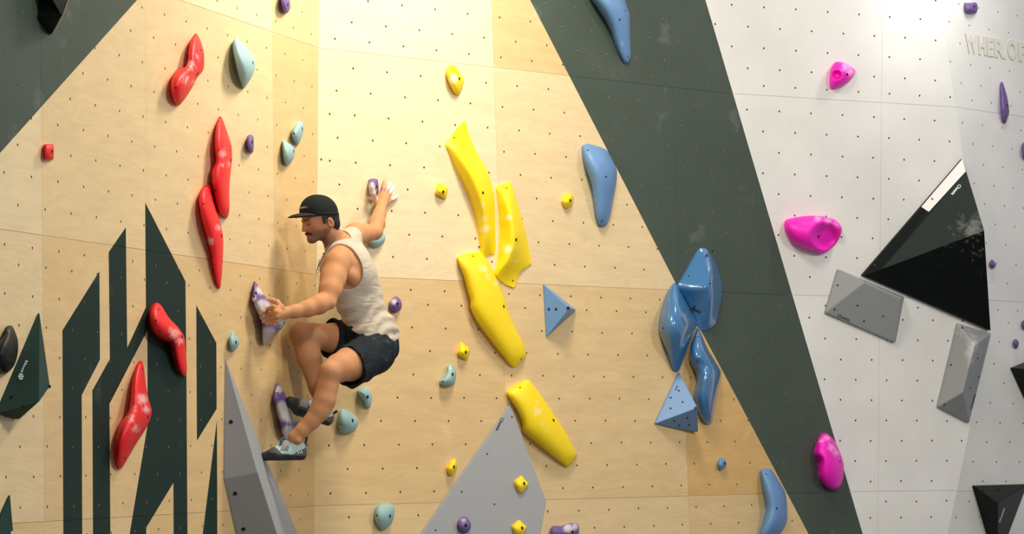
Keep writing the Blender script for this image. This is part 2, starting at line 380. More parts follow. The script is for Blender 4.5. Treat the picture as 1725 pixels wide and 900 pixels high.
def hold(key, P, outline, H, mat, label, group, bolts=(), screws=(), p=.55, lip=.004, ridges=(), src=1.0, dents=(), chalk=(), cat='climbing hold', base=0.0, n=None, angle=50, tilt=(0, 0), name='climbing_hold', rsm=26):
    """outline and features are read off the picture and thrown onto the wall plane P; the body is a
    solid that bulges off the wall by a height found by relaxing a membrane over the outline"""
    o2 = np.array([q[:2] for q in outline], float); ext = max(np.ptp(o2[:, 0]), np.ptp(o2[:, 1]))
    s = ext / (n or (26 if ext < 40 else 46 if ext < 100 else 90)); ol = spline(outline, s * .9)
    x0, y0 = ol.min(0) - 2 * s; nx, ny = (np.ceil((ol.max(0) + 2 * s - (x0, y0)) / s)).astype(int) + 1
    gx, gy = x0 + s * np.arange(nx), y0 + s * np.arange(ny); X, Y = np.meshgrid(gx, gy)
    ins = pip(X, Y, ol); phi = np.zeros(X.shape); fix = ~ins; val = np.zeros(X.shape)
    for rg in ridges:
        for (xa, ya, ha), (xb, yb, hb) in zip(rg[:-1], rg[1:]):
            m = max(2, int(np.hypot(xb - xa, yb - ya) / s * 2))
            for t in np.linspace(0, 1, m):
                i, j = int(round((ya + (yb - ya) * t - y0) / s)), int(round((xa + (xb - xa) * t - x0) / s))
                if 0 <= i < ny and 0 <= j < nx and ins[i, j]: fix[i, j] = True; val[i, j] = ha + (hb - ha) * t
    phi[fix] = val[fix]; red = (np.add.outer(np.arange(ny), np.arange(nx)) % 2) == 0
    L2 = (ext / s) ** 2; c = src * (8.0 if not ridges else 4.0) / L2
    for it in range(420 if ext / s > 60 else 240):
        for par in (red, ~red):
            m = par & ~fix
            av = np.zeros_like(phi); av[1:-1, 1:-1] = .25 * (phi[2:, 1:-1] + phi[:-2, 1:-1] + phi[1:-1, 2:] + phi[1:-1, :-2]) + c / 4
            phi[m] += 1.9 * (av[m] - phi[m])
    phi = np.clip(phi, 0, None)
    if not ridges: phi /= max(phi.max(), 1e-6)
    else:
        for it in range(rsm):
            av = phi.copy(); av[1:-1, 1:-1] = .25 * (phi[2:, 1:-1] + phi[:-2, 1:-1] + phi[1:-1, 2:] + phi[1:-1, :-2]); phi = np.where(ins, .5 * phi + .5 * av, phi)
    Hh = H * phi ** p
    cx, cy = o2.mean(0)
    Hh *= np.clip(1 + tilt[0] * (X - cx) / ext + tilt[1] * (Y - cy) / ext, .2, 3)
    for dx, dy, r, dep in dents:
        Hh -= dep * np.exp(-(((X - dx) ** 2 + (Y - dy) ** 2) / r ** 2) ** 2.2) * (phi > .02)
    Hh = np.clip(Hh, 0, None)
    def hs(x, y):
        i = np.clip((np.asarray(y) - y0) / s, 0, ny - 1.001); j = np.clip((np.asarray(x) - x0) / s, 0, nx - 1.001)
        a, b = i.astype(int), j.astype(int); fi, fj = i - a, j - b
        return base + lip + (Hh[a, b] * (1 - fi) * (1 - fj) + Hh[a + 1, b] * fi * (1 - fj) + Hh[a, b + 1] * (1 - fi) * fj + Hh[a + 1, b + 1] * fi * fj)
    HOLD[key] = hs
    # points: outline + interior grid kept off the outline
    er = ins.copy(); ii, jj = np.nonzero(er); pts = np.stack([gx[jj], gy[ii]], 1)
    d2 = np.full(len(pts), 1e9)
    for q in ol: d2 = np.minimum(d2, ((pts - q) ** 2).sum(1))
    keep = d2 > (.55 * s) ** 2; pts = pts[keep]; hp = base + lip + Hh[ii, jj][keep]
    rp = []; redge = []
    for rg in ridges:                                     # the crest lines become edges of the mesh
        i0 = len(rp)
        for (xa, ya, ha), (xb, yb, hb) in zip(rg[:-1], rg[1:]):
            m = max(1, int(np.hypot(xb - xa, yb - ya) / s / .9))
            rp += [(xa + (xb - xa) * t, ya + (yb - ya) * t) for t in np.arange(m) / m]
        q_ = np.array(rp[i0:]); q_ = q_[[bool(pip(np.array([a]), np.array([b]), ol)[0]) and ((ol - (a, b)) ** 2).sum(1).min() > (.8 * s) ** 2 for a, b in q_]]
        for _ in range(6):
            if len(q_) > 2: q_[1:-1] = .25 * q_[:-2] + .5 * q_[1:-1] + .25 * q_[2:]
        rp = rp[:i0] + [tuple(a) for a in q_]; redge += [(i0 + k, i0 + k + 1) for k in range(len(q_) - 1)]
    if rp:
        ra = np.array(rp); d2 = np.full(len(pts), 1e9)
        for q in ra: d2 = np.minimum(d2, ((pts - q) ** 2).sum(1))
        pts = pts[d2 > (.75 * s) ** 2]; hp = hp[d2 > (.75 * s) ** 2]
        rh = hs(ra[:, 0], ra[:, 1]); k_ = np.array([.25, .5, .25])
        for _ in range(4): rh[1:-1] = np.convolve(rh, k_, 'valid')
        pts = np.concatenate([pts, ra]); hp = np.concatenate([hp, rh + .0008])
    o_ = len(ol) + len(pts) - len(rp); redge = [(a + o_, b + o_) for a, b in redge]
    nb = len(ol); allp = [Vector(q) for q in ol] + [Vector(q) for q in pts]
    vo, eo, fo, ov, _, _ = delaunay_2d_cdt(allp, redge, [list(range(nb))], 1, 1e-7)
    hin = np.concatenate([np.full(nb, base + lip), hp]); hh = np.array([hin[a[0]] if a else base + lip for a in ov]); vp = np.array([(q.x, q.y) for q in vo])
    V = [P.hit(x, y, h) for (x, y), h in zip(vp, hh)]; fs = []
    cx, cy = vp.mean(0); org = P.hit(cx, cy, base)
    for f in fo:
        a, b, d = [vp[k] for k in f[:3]]
        fs.append(tuple(f) if (b[0]-a[0])*(d[1]-a[1])-(b[1]-a[1])*(d[0]-a[0]) < 0 else tuple(f)[::-1])
    # skirt down to the wall and a back
    bi = [None] * nb
    for k, a in enumerate(ov):
        for q in a:
            if q < nb: bi[q] = k
    bi = [b for b in bi if b is not None]; m = len(V); sgn = sum(ol[i-1][0]*ol[i][1]-ol[i-1][1]*ol[i][0] for i in range(nb)) 
    for k in bi: V.append(V[k] - P.n * (hh[k] + .0 - base + .0005))
    nb = len(bi)
    for k in range(nb):
        q = (bi[k], bi[(k + 1) % nb], m + (k + 1) % nb, m + k); fs.append(q if sgn > 0 else q[::-1])
    fs.append(tuple(range(m, m + nb)) if sgn > 0 else tuple(range(m + nb - 1, m - 1, -1)))
    o = mesh_obj(name, V, fs, mat, smooth=angle, origin=org)
    ch = np.zeros(len(V), np.float32)
    for cx_, cy_, r, st in chalk:
        ch[:m] = np.maximum(ch[:m], st * np.exp(-((vp[:, 0] - cx_) ** 2 + (vp[:, 1] - cy_) ** 2) / (r * r)))
    ch *= 1.5 if mat is MPUR else 1.25
    at = o.data.attributes.new('chalk', 'FLOAT', 'POINT'); at.data.foreach_set('value', ch)
    tag(o, label, cat, group)
    def sn(x, y):
        e = max(1.2, s * .8); q = lambda a, b: P.hit(a, b, float(hs(a, b)))
        m = np.cross(q(x + e, y) - q(x - e, y), q(x, y + e) - q(x, y - e)); m = m if m @ P.n > 0 else -m
        return unit(m) * .8 + P.n * .2
    for b in bolts: bolt(o, P, b[0], b[1], float(hs(b[0], b[1])) - .0008, b[2] if len(b) > 2 else .0085, nrm=sn(b[0], b[1]))
    for b in screws: bolt(o, P, b[0], b[1], float(hs(b[0], b[1])) - .0008, .0042, 'screw', nrm=sn(b[0], b[1]))
    return o

# ---- red holds, left wall
GR = 'long red holds on the left plywood wall'
hold('Ra', WA, [(331.4,56.6),(338,69),(343,86.5),(344,103.6),(342.4,118),(332.6,130.5),(324,147.6),(309.4,169.6),(300.8,177.5),(294.7,174.5),(289,162),(287,147.6),(289.3,133),(296,120.7),(304.5,114),(311.8,112),(316,101),(316.7,86.5),(320,72),(326.5,61)],
     .075, MRED, 'chalky red kinked hold, the topmost red one on the left wall', GR, [(332.6,124.4)], [(296,148),(338,84)], chalk=[(322,110,14,.62),(330,95,12,.5),(312,135,14,.55),(325,138,9,.5)])
hold('Rb', WA, [(370,197),(375,201),(384,226),(390,246),(391,269),(388,297),(386.5,322),(386.5,354),(383,366.7),(377,365.6),(366,354),(359,322),(356,301),(357,286.7),(362.7,270.7),(361,247.6),(362.7,219)],
     .07, MRED, 'slim upright red hold with pointed top, just above the red hold it touches', GR, [(388.6,270)], [(363.7,320),(384,354)], chalk=[(376,258,12,.62),(385,275,10,.5),(374,278,6,.6)])
hold('Rc', WA, [(350,311.6),(355,313),(358.4,329),(364.4,350.7),(371.6,375.6),(376,400.4),(376,425),(374,461),(371.6,482),(369,486.5),(364.4,478.7),(359,453.8),(353.8,421.8),(346.7,397),(339.6,372),(335,347),(335,333),(341,317)],
     .065, MRED, 'slim red hold tapering down to a point, crossing the plywood joint', GR, [(373.3,397.6)], [(343,343.5)], chalk=[(355,407,10,.8),(367,383,9,.6),(357,360,9,.35),(368,428,6,.4),(370,445,6,.4)])
hold('Rd', WA, [(262.5,510.4),(271.7,515),(284.5,535),(301,553),(310,568),(312.7,590),(315,619),(313.8,632),(308,633),(299,621),(292,597),(288,579),(273.5,571.7),(258.8,559),(252.6,540.5),(253,522)],
     .08, MRED, 'bent red hold on the tallest dark painted stripe', GR, [(307,568)], [(263,540),(267,521)], chalk=[(293,562,13,.7),(303,575,10,.65),(288,553,8,.5)])
hold('Re', WA, [(236.8,608),(241.6,615.7),(246,648.7),(249.7,670.7),(255,689),(254,703.7),(246,722),(227.7,751),(213,777),(203.8,790),(197.6,786),(193.6,766),(194.7,744),(202,714.7),(214.8,694.5),(218.5,678),(222,645),(229.5,619)],
     .085, MRED, 'lowest red hold, chalked in the middle, left of the tall dark stripe', GR, [(249,703)], [(210,772),(240,622)], chalk=[(240,672,12,.85),(246,690,9,.8),(222,705,13,.62),(230,722,12,.6),(225,690,10,.5)])
hold('Rs', WA, [(75,246),(76,243.2),(82,242.5),(89,242.7),(90.5,245),(91,256),(90.5,266),(89.5,268.3),(82,268.8),(76,268.5),(75.2,265),(75,256)],
     .032, MRED, 'small square red hold at the far left edge', None, [(87.7,255.7)], p=.35, chalk=[(85,250,5,.3)])
# ---- pale teal holds, left wall
GT = 'small pale teal holds'
hold('LA1', WA, [(392,74),(395,66.4),(399.9,65),(412,76.7),(424,91.4),(430,104.8),(428,120.7),(419.4,137.8),(410.9,148.9),(408.4,147.6),(402,130.5),(397.4,113.4),(393,91.4)],
       .085, MTEAL, 'big shell-shaped pale teal hold high on the left wall', GT, [(426,105.6)], p=.5, tilt=(.5, 0))
hold('LA2', WA, [(491.7,220),(500,208),(506,204),(511,211.7),(510,226.7),(503,242.7),(498,243),(493,233)], .045, MTEAL, 'small pale teal hold near the corner, the upper right of two', GT, [(509,217)], [(495,225)])
hold('LA3', WA, [(476,237),(485,240),(495,248),(496.7,260),(491.7,271.7),(484,279),(479,275),(476.7,260)], .045, MTEAL, 'small pale teal hold near the corner, the lower left of two', GT, [(494.7,254.7)])
hold('LA4', WA, [(393,558),(397,564),(403,574.5),(401.7,581.7),(396,589),(392.7,592),(388,588),(385.7,573),(388,565)], .035, MTEAL, 'tiny diamond-shaped pale teal hold above the grey volume tip', GT, [(397.5,576.7)])
hold('LA5', WA, [(460,535),(474,532),(482,539),(478,549),(473,555),(467,554.5),(461,546)], .04, MTEAL, 'pale teal hold half hidden behind the climbing hand', GT, [(478,543.5)])
# ---- purple holds, left wall
hold('PA1', WA, [(473,-8),(474,10),(478,21.7),(485,20.7),(489,13),(488.5,0),(487,-8),(480,-13)], .045, MPUR, 'small purple hold cut by the top edge above the corner', 'small purple holds', [(485,7.7)], chalk=[(480,8,8,.2)])
hold('PA2', WA, [(416.7,233),(421.7,226.7),(426.7,230),(427.7,240),(426.7,255),(421.7,256.7),(417,250)], .04, MPUR, 'small oval purple hold right of the upright red hold', 'small purple holds', [(424.7,239.7)], chalk=[(420,238,6,.25)])
hold('PA3', WA, [(429.4,474),(437,485),(449.7,504),(461,522),(469.4,547),(468.8,558),(463,567),(452,575),(445,581),(442,578),(441,553),(435.7,531.5),(424.8,508),(425,497),(427,485)],
     .065, MPUR, 'long chalky purple hold gripped by the near hand', 'chalky purple edges held by the climber', [(431.5,494,.006)], [(428,500)], p=.42, tilt=(.5, 0), chalk=[(441,488,10,1.1),(442,520,15,1.3),(450,568,18,1.3),(428,504,6,.8),(461,540,9,.8)])
hold('PA4', WA, [(466.8,645.5),(474.8,654.6),(482,668),(491,690),(501,711),(500,720),(490,731),(480,742),(474,728),(469,706),(464,685),(460,673),(460,667),(463,656)],
     .065, MPUR, 'long chalky purple hold under the toe of the far foot', 'chalky purple edges held by the climber', [], [(467,662)], p=.42, tilt=(.5, 0), chalk=[(470,656,8,1.0),(478,693,16,1.35),(487,730,14,1.2),(490,703,12,1.1)])
# ---- yellow holds, right wall
GY = 'big yellow holds on the right plywood wall'
hold('Y1', WB, [(751,243),(760,231),(771,216),(781,205.5),(784,205.8),(791.7,230),(804,258),(819,284),(826,302),(831,320),(833,336),(834.5,398),(834.4,425),(826,429),(816,432),(810.7,425),(805.5,389),(796.6,349),(780.7,309.6),(768.5,285),(758.7,261)],
     .105, MYEL, 'tallest yellow hold, a long blade curving down from the upper left', GY, [(813.5,325)], [(765,232),(807.5,416)], p=1.0, src=.9, lip=.006,
     ridges=[[(753,243.5,.12),(766,254,.45),(778,265.6,.7),(795,292,.95),(807.6,322,1.0),(817,349,.95),(822,373,.8),(823,398,.65),(820,418,.4),(816,430,.1)]], chalk=[(812,345,10,.5),(815,370,10,.55),(819,385,10,.7),(808,388,9,.6),(797,340,6,.4)], angle=26)
hold('Y2', WB, [(837.4,315),(848,310),(859,307),(862.6,312),(871,339),(881,373),(887,399),(895,440.7),(893,446),(876,461),(867,482.6),(859,482),(850,478),(834.7,462),(840,435),(842.5,380),(841.8,393),(838,331.6)][:13] + [(834.7,462),(840,435),(842.5,400),(841.5,365),(838.5,331.6)],
     .10, MYEL, 'yellow hold with a curved fin, close right of the tallest yellow blade', GY, [(869.5,404)], [(853,317),(864,473)], p=1.0, src=.6, lip=.008,
     ridges=[[(847,313,.3),(856,339,.8),(864,366,1),(867,397,1.0),(864.7,417.6,.9),(853,443.6,.65),(837,462,.15)]], chalk=[(857,367,8,.7),(855,420,11,.8),(852,390,9,.5),(868,440,8,.5)], angle=26)
hold('Y3', WB, [(769.6,435),(773,431.5),(791,426),(809.5,425),(816.7,432),(829.4,453.7),(842,481.8),(850,502),(856,522.7),(867.8,550.8),(880.6,576),(886,593),(885,602),(878,611),(867.8,619),(860,614.7),(842,594),(824,571),(804,543),(793,521),(792,508),(788.5,494.5),(781,466),(773,446)],
     .085, MYEL, 'widest yellow slab hold, just below the tallest yellow blade', GY, [(848.5,516.5)], [(797,432),(878,605)], p=.5, chalk=[(813,452,12,.62),(822,466,11,.55),(836,478,8,.6),(826,492,5,.4),(838,521,6,.4)])
hold('Y4', WB, [(853.6,661.5),(868,649.5),(888.4,639.8),(898,648),(916,672),(937,703.5),(955,732),(970,760.5),(971.3,768),(964,780),(955.6,787),(949,783),(928,766.5),(904,747),(881.5,728),(879.5,714),(871,693),(860.5,675)],
     .085, MYEL, 'lowest big yellow hold, leaning off the tip of the grey volume', GY, [(932.5,708.5)], [(876,653)], p=.5, chalk=[(905,693,12,.6),(914,716,9,.5),(922,727,7,.5),(904,677,6,.45),(884,727,6,.4)])
GS = 'small yellow holds'
hold('S1', WB, [(751.7,120),(758,111),(766.7,110.7),(775,123),(781,133),(780,143),(775,158),(768,159),(760,147),(754,133)], .055, MYEL, 'small yellow hold with a chalk patch, topmost of the yellow ones', GS, [(773.7,132.7)], chalk=[(764,133,9,1.1)])
def chip(key, base, pts, H, label, b, chalk=(), plane=WB): return hold(key, plane, pts, H, MYEL, label, GS, [b], p=.75, chalk=chalk, base=base)
chip('S2', 0, [(733.5,323),(739.6,308.4),(749,312),(754,317),(753,327),(750,336),(741.6,331.6),(735.5,328)], .04, 'small yellow hold left of the tallest yellow blade', (746.7,323.5))
chip('S3', 0, [(947,337.7),(954,326.7),(963,327),(966,331.6),(964,344),(956.7,351.6),(952,350),(947.5,342)], .04, 'small yellow hold left of the pale blue hold', (960.6,338), [(950,334,5,.5)])
chip('S4', 0, [(778,577),(784,582),(791,588.6),(791,594),(787,606),(781,605),(771,597),(772,590),(775,583)], .042, 'small yellow hold below and left of the widest yellow slab', (784.7,593.7))
chip('S5', 0, [(752.5,789),(757,782),(761.5,775.5),(768,774.6),(769.6,789),(761.5,802),(755.5,798)], .04, 'small yellow hold on plywood left of the grey volume', (764.8,787), [(757,780,6,.5)])

# ------------------------------------------------------------------ faceted volumes
class Face:
    """the plane of one volume facet, given by three of its corners"""
    def __init__(s, P, a, b, c):
        A_, B_, C_ = (P.hit(*q) for q in (a, b, c)); n = unit(np.cross(B_ - A_, C_ - A_))
        if n @ (A_ - CAM) > 0: n = -n
        s.P = A_; s.n = n; s.u = unit(B_ - A_); s.v = np.cross(n, s.u)
        if s.v[2] < 0: s.v = -s.v
    hit = Plane.hit; at = Plane.at
def volume(P, verts, faces, rim, mats, label, group=None, mi=None, bevel=.006, screws=(), cat='climbing volume', name='wall_volume', back=None):
    """verts (x, y, height off the wall); rim = vertex indices round the outline"""
    V = [P.hit(*v) for v in verts]; n = len(V); fs = [tuple(f) for f in faces]; mi = list(mi or [0] * len(fs))
    hs = [v[2] for v in verts]
    for k in rim: V.append(V[k] - P.n * (hs[k] + .001))
    m = len(rim)
    for k in range(m): fs.append((rim[k], rim[(k + 1) % m], n + (k + 1) % m, n + k)); mi.append(0)
    fs.append(tuple(range(n, n + m))[::-1]); mi.append(0)
    org = sum(V[n:]) / m
    o = mesh_obj(name, V, fs, mats, mi=mi, origin=org)
    bm = bmesh.new(); bm.from_mesh(o.data); bmesh.ops.recalc_face_normals(bm, faces=bm.faces); bm.to_mesh(o.data); bm.free()
    if bevel:
        b = o.modifiers.new('edge', 'BEVEL'); b.width = bevel; b.segments = 2; b.limit_method = 'ANGLE'; b.angle_limit = math.radians(8); b.harden_normals = False
    tag(o, label, cat, group)
    return o
def screws_on(o, face, pts, r=.0055, name='screw', mat=None):
    for x, y in pts: bolt(o, face, x, y, .0005, r, name, mat)
def lettering(parent, face, text, a, b, height, mat, name='lettering', flip=False, shear=0, lift=.0012, bold=.022):
    """printed word: baseline runs from picture point a to b on the facet; height in picture px, to the left of a->b unless flip"""
    cu = bpy.data.curves.new('text', 'FONT'); cu.body = text; cu.size = 1; cu.offset = bold; cu.resolution_u = 3
    ob = bpy.data.objects.new('text', cu); COL.objects.link(ob); bpy.context.view_layer.update()
    me0 = bpy.data.meshes.new_from_object(ob.evaluated_get(bpy.context.evaluated_depsgraph_get()))
    co = np.array([v.co[:2] for v in me0.vertices]); fs = [tuple(p.vertices) for p in me0.polygons]
    bpy.data.objects.remove(ob); bpy.data.curves.remove(cu); bpy.data.meshes.remove(me0)
    a, b = np.array(a, float), np.array(b, float); w = co[:, 0].max() - co[:, 0].min(); hmax = .72
    d = (b - a); nn = np.array([d[1], -d[0]]) / np.linalg.norm(d) * (-1 if flip else 1)
    V = []
    for lf in (lift, lift - .001):
        for x, y in co:
            q = a + d * ((x - co[:, 0].min()) / w) + nn * height * y / hmax + d / np.linalg.norm(d) * shear * y * height
            V.append(face.hit(q[0], q[1], lf))
    n = len(co)
    return mesh_obj(name, V, fs + [tuple(k + n for k in f)[::-1] for f in fs], mat, parent)
def quad_on(parent, face, pts, mat, name, lift=.0012):
    n = len(pts); V = [face.hit(x, y, l) for l in (lift, lift - .001) for x, y in pts]
    return mesh_obj(name, V, [tuple(range(n)), tuple(range(2 * n - 1, n - 1, -1))] + [(i, (i + 1) % n, n + (i + 1) % n, n + i) for i in range(n)], mat, parent)
def stroke(parent, face, pts, wd, mat, name, lift=.0012):
    """a thin drawn line, wd picture px wide"""
    V = []; p = np.array(pts, float)
    for i in range(len(p)):
        d = p[min(i + 1, len(p) - 1)] - p[max(i - 1, 0)]; nn = np.array([-d[1], d[0]]) / max(np.linalg.norm(d), 1e-6) * wd / 2
        V += [face.hit(*(p[i] + nn), lift), face.hit(*(p[i] - nn), lift)]
    return mesh_obj(name, V, [(2 * i, 2 * i + 1, 2 * i + 3, 2 * i + 2) for i in range(len(p) - 1)], mat, parent)

# grey wedge, bottom left
g = [(380, 604.5, .004), (379.6, 807, .01), (434, 796.5, .155), (501, 899, .03), (466.7, 899, .185), (400.6, 899, .012), (425, 1000, .015), (508, 1020, .215), (545, 1000, .035), (442, 758, .03)]
VOL1 = volume(WA, g, [(0, 1, 2), (1, 5, 4, 2), (0, 2, 9), (2, 4, 3, 9), (5, 6, 7, 4), (4, 7, 8, 3)], [0, 9, 3, 8, 7, 6, 5, 1], [MGRY], 'tall grey pointed volume under the climber, beside the dark stripes', 'grey volumes', bevel=.008)
f1 = Face(WA, g[0], g[1], g[2]); f2 = Face(WA, g[1], g[5], g[4])
screws_on(VOL1, f1, [(389, 711)], .009, 'bolt_hole'); screws_on(VOL1, f2, [(396, 832), (410, 892)], .009, 'bolt_hole')
# grey volume, bottom middle: one flat face that lifts off the wall towards the lower right
hz = lambda x, y: .012 + .16 * max(0., ((x - 860) * .62 + (y - 680) * .45) / 112)
def plane_h():
    A_, B_, C_ = WB.hit(860, 680, .012), WB.hit(690, 928, .012), WB.hit(921, 846, .15)
    n = np.cross(B_ - A_, C_ - A_)
    def q(x, y):
        X = isect(x, y, A_, n); return (x, y, float((X - WB.P) @ WB.n))
    return q
q = plane_h()
g = [(860, 680, .012), (690, 928, .012), q(640, 1001), q(893, 1001), q(921, 846)]
VOL2 = volume(WB, g, [(0, 1, 2, 3, 4)], [0, 4, 3, 2, 1], [MGRY], 'broad flat grey volume at the bottom, small holds bolted to it', 'grey volumes', bevel=.006)
f = Face(WB, g[0], g[1], g[4])
screws_on(VOL2, f, [(862.5, 702.5), (821, 765), (778, 828.5), (833, 849.5), (734, 893.5)], .004, 'bolt_hole')
lettering(VOL2, f, 'Cheeta', (844.5, 703.5), (835, 725), 5.2, MINKD)
FV2 = f
for a, (key, pts, b, lab) in enumerate([('S6', [(866.5,811.5),(872,806),(878.5,801.6),(884,808),(890.5,816),(885,824),(880,830),(874.6,829.5),(868.5,820)], (883,815), 'small yellow hold on the grey volume, the upper one'),
                         ('S7', [(862,887),(868,881),(874.6,876.6),(881,882),(887,888),(884,897),(880,902),(869.5,902),(865,895)], (879.5,890), 'small yellow hold on the grey volume, cut by the bottom edge')]):
    hold(key, f, pts, .035, MYEL, lab, GS, [b], p=.75)
hold('PB3', f, [(770.5,882),(778,871.5),(785.5,871.5),(792.4,880.5),(793,889.5),(787,897),(778.6,896.4),(772,889.5)], .045, MPUR, 'round purple hold on the broad grey volume', 'small purple holds', [(784.6,885.6)], chalk=[(780,876,7,.6)])
# ---- purple and teal holds, right wall
GP = 'small purple holds'
hold('PB1', WB, [(621,306),(625.8,301),(635,301.8),(637,306.4),(638,323.5),(635,326.5),(625,329),(622,325)], .055, MPUR, 'purple hold under the thumb of the raised hand', GP, [(634.3,314.5)], chalk=[(623,316,9,1.4),(627,323,8,1.2)], p=.45)
hold('PB2', WB, [(656,511),(663,501.6),(669,499.9),(675.8,507.7),(676.3,518.7),(670,525.5),(664,526.5),(658,521)], .05, MPUR, 'small round purple hold right of the tank top', GP, [(669.7,512)], chalk=[(662,508,8,.75),(660,520,5,.4)])
hold('PB4', WB, [(927.4,894),(932.5,886.5),(944.5,886.5),(953,884),(961,881.4),(973,882.6),(975.4,891),(974.5,901.5),(970,910),(940,910),(928,904.5)], .055, MPUR, 'wide chalky purple hold cut by the bottom edge', GP, [(964.6,896.5)], chalk=[(957,890,10,.9),(968,887,8,.8)])
hold('LB1', WB, [(621,409),(626.5,414.5),(635,416.9),(642.9,413),(648.8,404.4),(648,396),(643,391),(633.5,395),(623.4,403)], .05, MTEAL, 'pale teal hold hidden behind the bent elbow', GT, [(642.5,394.5)])
hold('LB2', WB, [(601.6,660),(606.5,655),(616.6,652),(623.8,658.8),(626.4,669),(624.4,684.8),(620,687.7),(615.7,684.8),(610.8,673),(605,666)], .055, MTEAL, 'small pale teal hold just under the dark shorts', GT, [(619.3,669)])
hold('LB3', WB, [(577.6,689),(586,692),(599,700.7),(603.6,710.8),(599,723.8),(589,730),(576,730),(569.8,718),(569.8,703.6),(572,693.5)], .06, MTEAL, 'rounded pale teal hold just right of the far shoe heel', GT, [(594,708.8)], [(573,714.6)])
hold('LB4', WB, [(758,614),(764,617),(768,628),(767,642),(763,649),(752,651),(743,648),(741,642),(747,636),(752,627),(754,618)], .055, MTEAL, 'curved pale teal hold below the small yellow hold', GT, [(762.4,631)], [(746,643)], chalk=[(760,620,6,.5)])
hold('LB5', WB, [(639.7,850),(655.6,849),(663.7,855),(664,868),(658.5,882.8),(645.5,893.5),(639.7,890),(632,877),(631,865),(634,855)], .06, MTEAL, 'lowest pale teal hold, alone at the bottom edge', GT, [(657,869.8)], [(634.8,868.6)])
# ---- blue holds
GB = 'blue holds along the dark diagonal band'
hold('BL1', WB, [(990,-14),(1010,-30),(1035,-25),(1050,-6),(1056.7,11.7),(1061,26.7),(1062,66.7),(1062.7,93),(1060,103),(1055,106.7),(1050,103),(1040,83),(1034,66.7),(1028,50),(1018,30),(1005,10)], .12, MBLU, 'matt blue hold at the top edge, on the dark band', GB, [(1044,33,.006)], [(1058,95),(1053,18)], p=.6, chalk=[(1047,75,8,.45)], tilt=(.3, -.3))
hold('BL2', WB, [(980.7,248),(986.7,243),(995,243),(1020,251.7),(1030,266.7),(1038,283),(1039.5,293),(1038,310),(1033.5,335),(1028.5,362),(1023,378),(1016,382.5),(1008,378),(1003,362),(999.5,335),(996,312),(989,290),(983,270)], .11, MBLU, 'matt blue hold between the small yellow hold and the dark band', GB, [(1021,298,.006)], [(990,253),(1014,372)], p=.6, chalk=[(998,275,10,.35)])
hold('BL3', WB, [(1281,795.6),(1284.4,790.7),(1294.4,789.6),(1300,792),(1311,809),(1323,831),(1326,855.6),(1325.6,877.8),(1319,893),(1306,906),(1290,915),(1278,908),(1280,896),(1285.6,877.8),(1290.5,855.6),(1287.8,837.8),(1284,817.8)], .10, MBLU, 'matt blue hold at the bottom edge, left of the dark band', GB, [(1308.4,856.7,.006)], [(1290.5,799)], p=.6)
hold('BC1', WB, [(1183,417.8),(1192,420.8),(1203.7,437.8),(1213,460.4),(1217,483),(1216,506),(1207.5,540),(1203,549),(1196,554),(1185,557),(1177,551),(1164,521),(1149,494.5),(1142,481),(1149,468),(1164,441.6),(1175,422.7)], .13, MBLG,
     'shiny blue hold on the dark band, with a pen mark, topmost of its cluster', 'shiny blue holds in a cluster', [], [(1201,423.5),(1160,465)], p=1.0, src=.55, ridges=[[(1145,482,.1),(1165,486,.55),(1186,486,.95),(1196,478,1.0),(1199,455,.8),(1190,428,.3)], [(1196,478,1.0),(1198,505,.85),(1192,545,.3)]], angle=60)
BC1 = bpy.data.objects['climbing_hold'] if False else COL.objects[-1]
hold('BC2', WB, [(1134.5,478),(1141,481),(1156.5,507.7),(1173,539.8),(1174.6,549),(1164,573.8),(1149,615),(1143,626),(1137.6,626.7),(1132,621),(1122.5,592.7),(1111,562.5),(1110,547),(1113,528.5),(1122.5,498)], .15, MBLG,
     'shiny blue lens-shaped hold, left in the cluster', 'shiny blue holds in a cluster', [], [(1117,553)], p=.8, tilt=(.2, 0))
hold('BC3', WB, [(1176,553),(1183,566),(1194,589),(1207.5,611.6),(1215,628.6),(1211,657),(1202,702),(1198,714),(1188.6,714),(1179,702),(1171.6,679.6),(1169,664.5),(1173.5,645.6),(1171.6,630.5),(1164,615),(1161.4,600),(1164,581),(1171.6,562.5)], .12, MBLG,
     'shiny blue wavy hold, lowest in the cluster', 'shiny blue holds in a cluster', [], [(1176,567)], p=.7, dents=[(1176,622,16,.02)])
sm = lambda *p: p
bc1o = [o for o in COL.objects if o.get('label', '').startswith('shiny blue hold on the dark band')][0]
class _S:                                             # follows the hold's own surface
    def hit(s, x, y, l=0): return WB.hit(x, y, float(HOLD['BC1'](x, y)) + .0015 + l)
for pts in ([(1171, 517), (1166, 521), (1163, 528)], [(1158, 519), (1166, 521), (1175, 524), (1180, 527)], [(1165, 521), (1171, 516)]):
    stroke(bc1o, _S(), pts, 2.2, MINKD, 'pen_mark')
g = [(916, 478.5, .008), (921, 568, .008), (971, 522.5, .012), (960.5, 519, .13)]
o = volume(WB, g, [(0, 1, 3), (1, 2, 3), (2, 0, 3)], [0, 2, 1], [MBLU], 'blue pyramid alone on plywood, pointing right', 'blue pyramid volumes')
f = Face(WB, g[0], g[1], g[3]); screws_on(o, f, [(924.5, 521), (936.5, 521)], .006); bolt(o, f, 957, 519, .002, .008)
g = [(1144.4, 626.5, .01), (1103.5, 714, .01), (1176.8, 728, .03), (1176, 687, .17)]
o = volume(WB, g, [(0, 1, 3), (1, 2, 3)], [0, 3, 2, 1], [MBLU], 'blue pyramid below the shiny blue cluster', 'blue pyramid volumes')
f = Face(WB, g[0], g[1], g[3]); f2 = Face(WB, g[1], g[2], g[3])
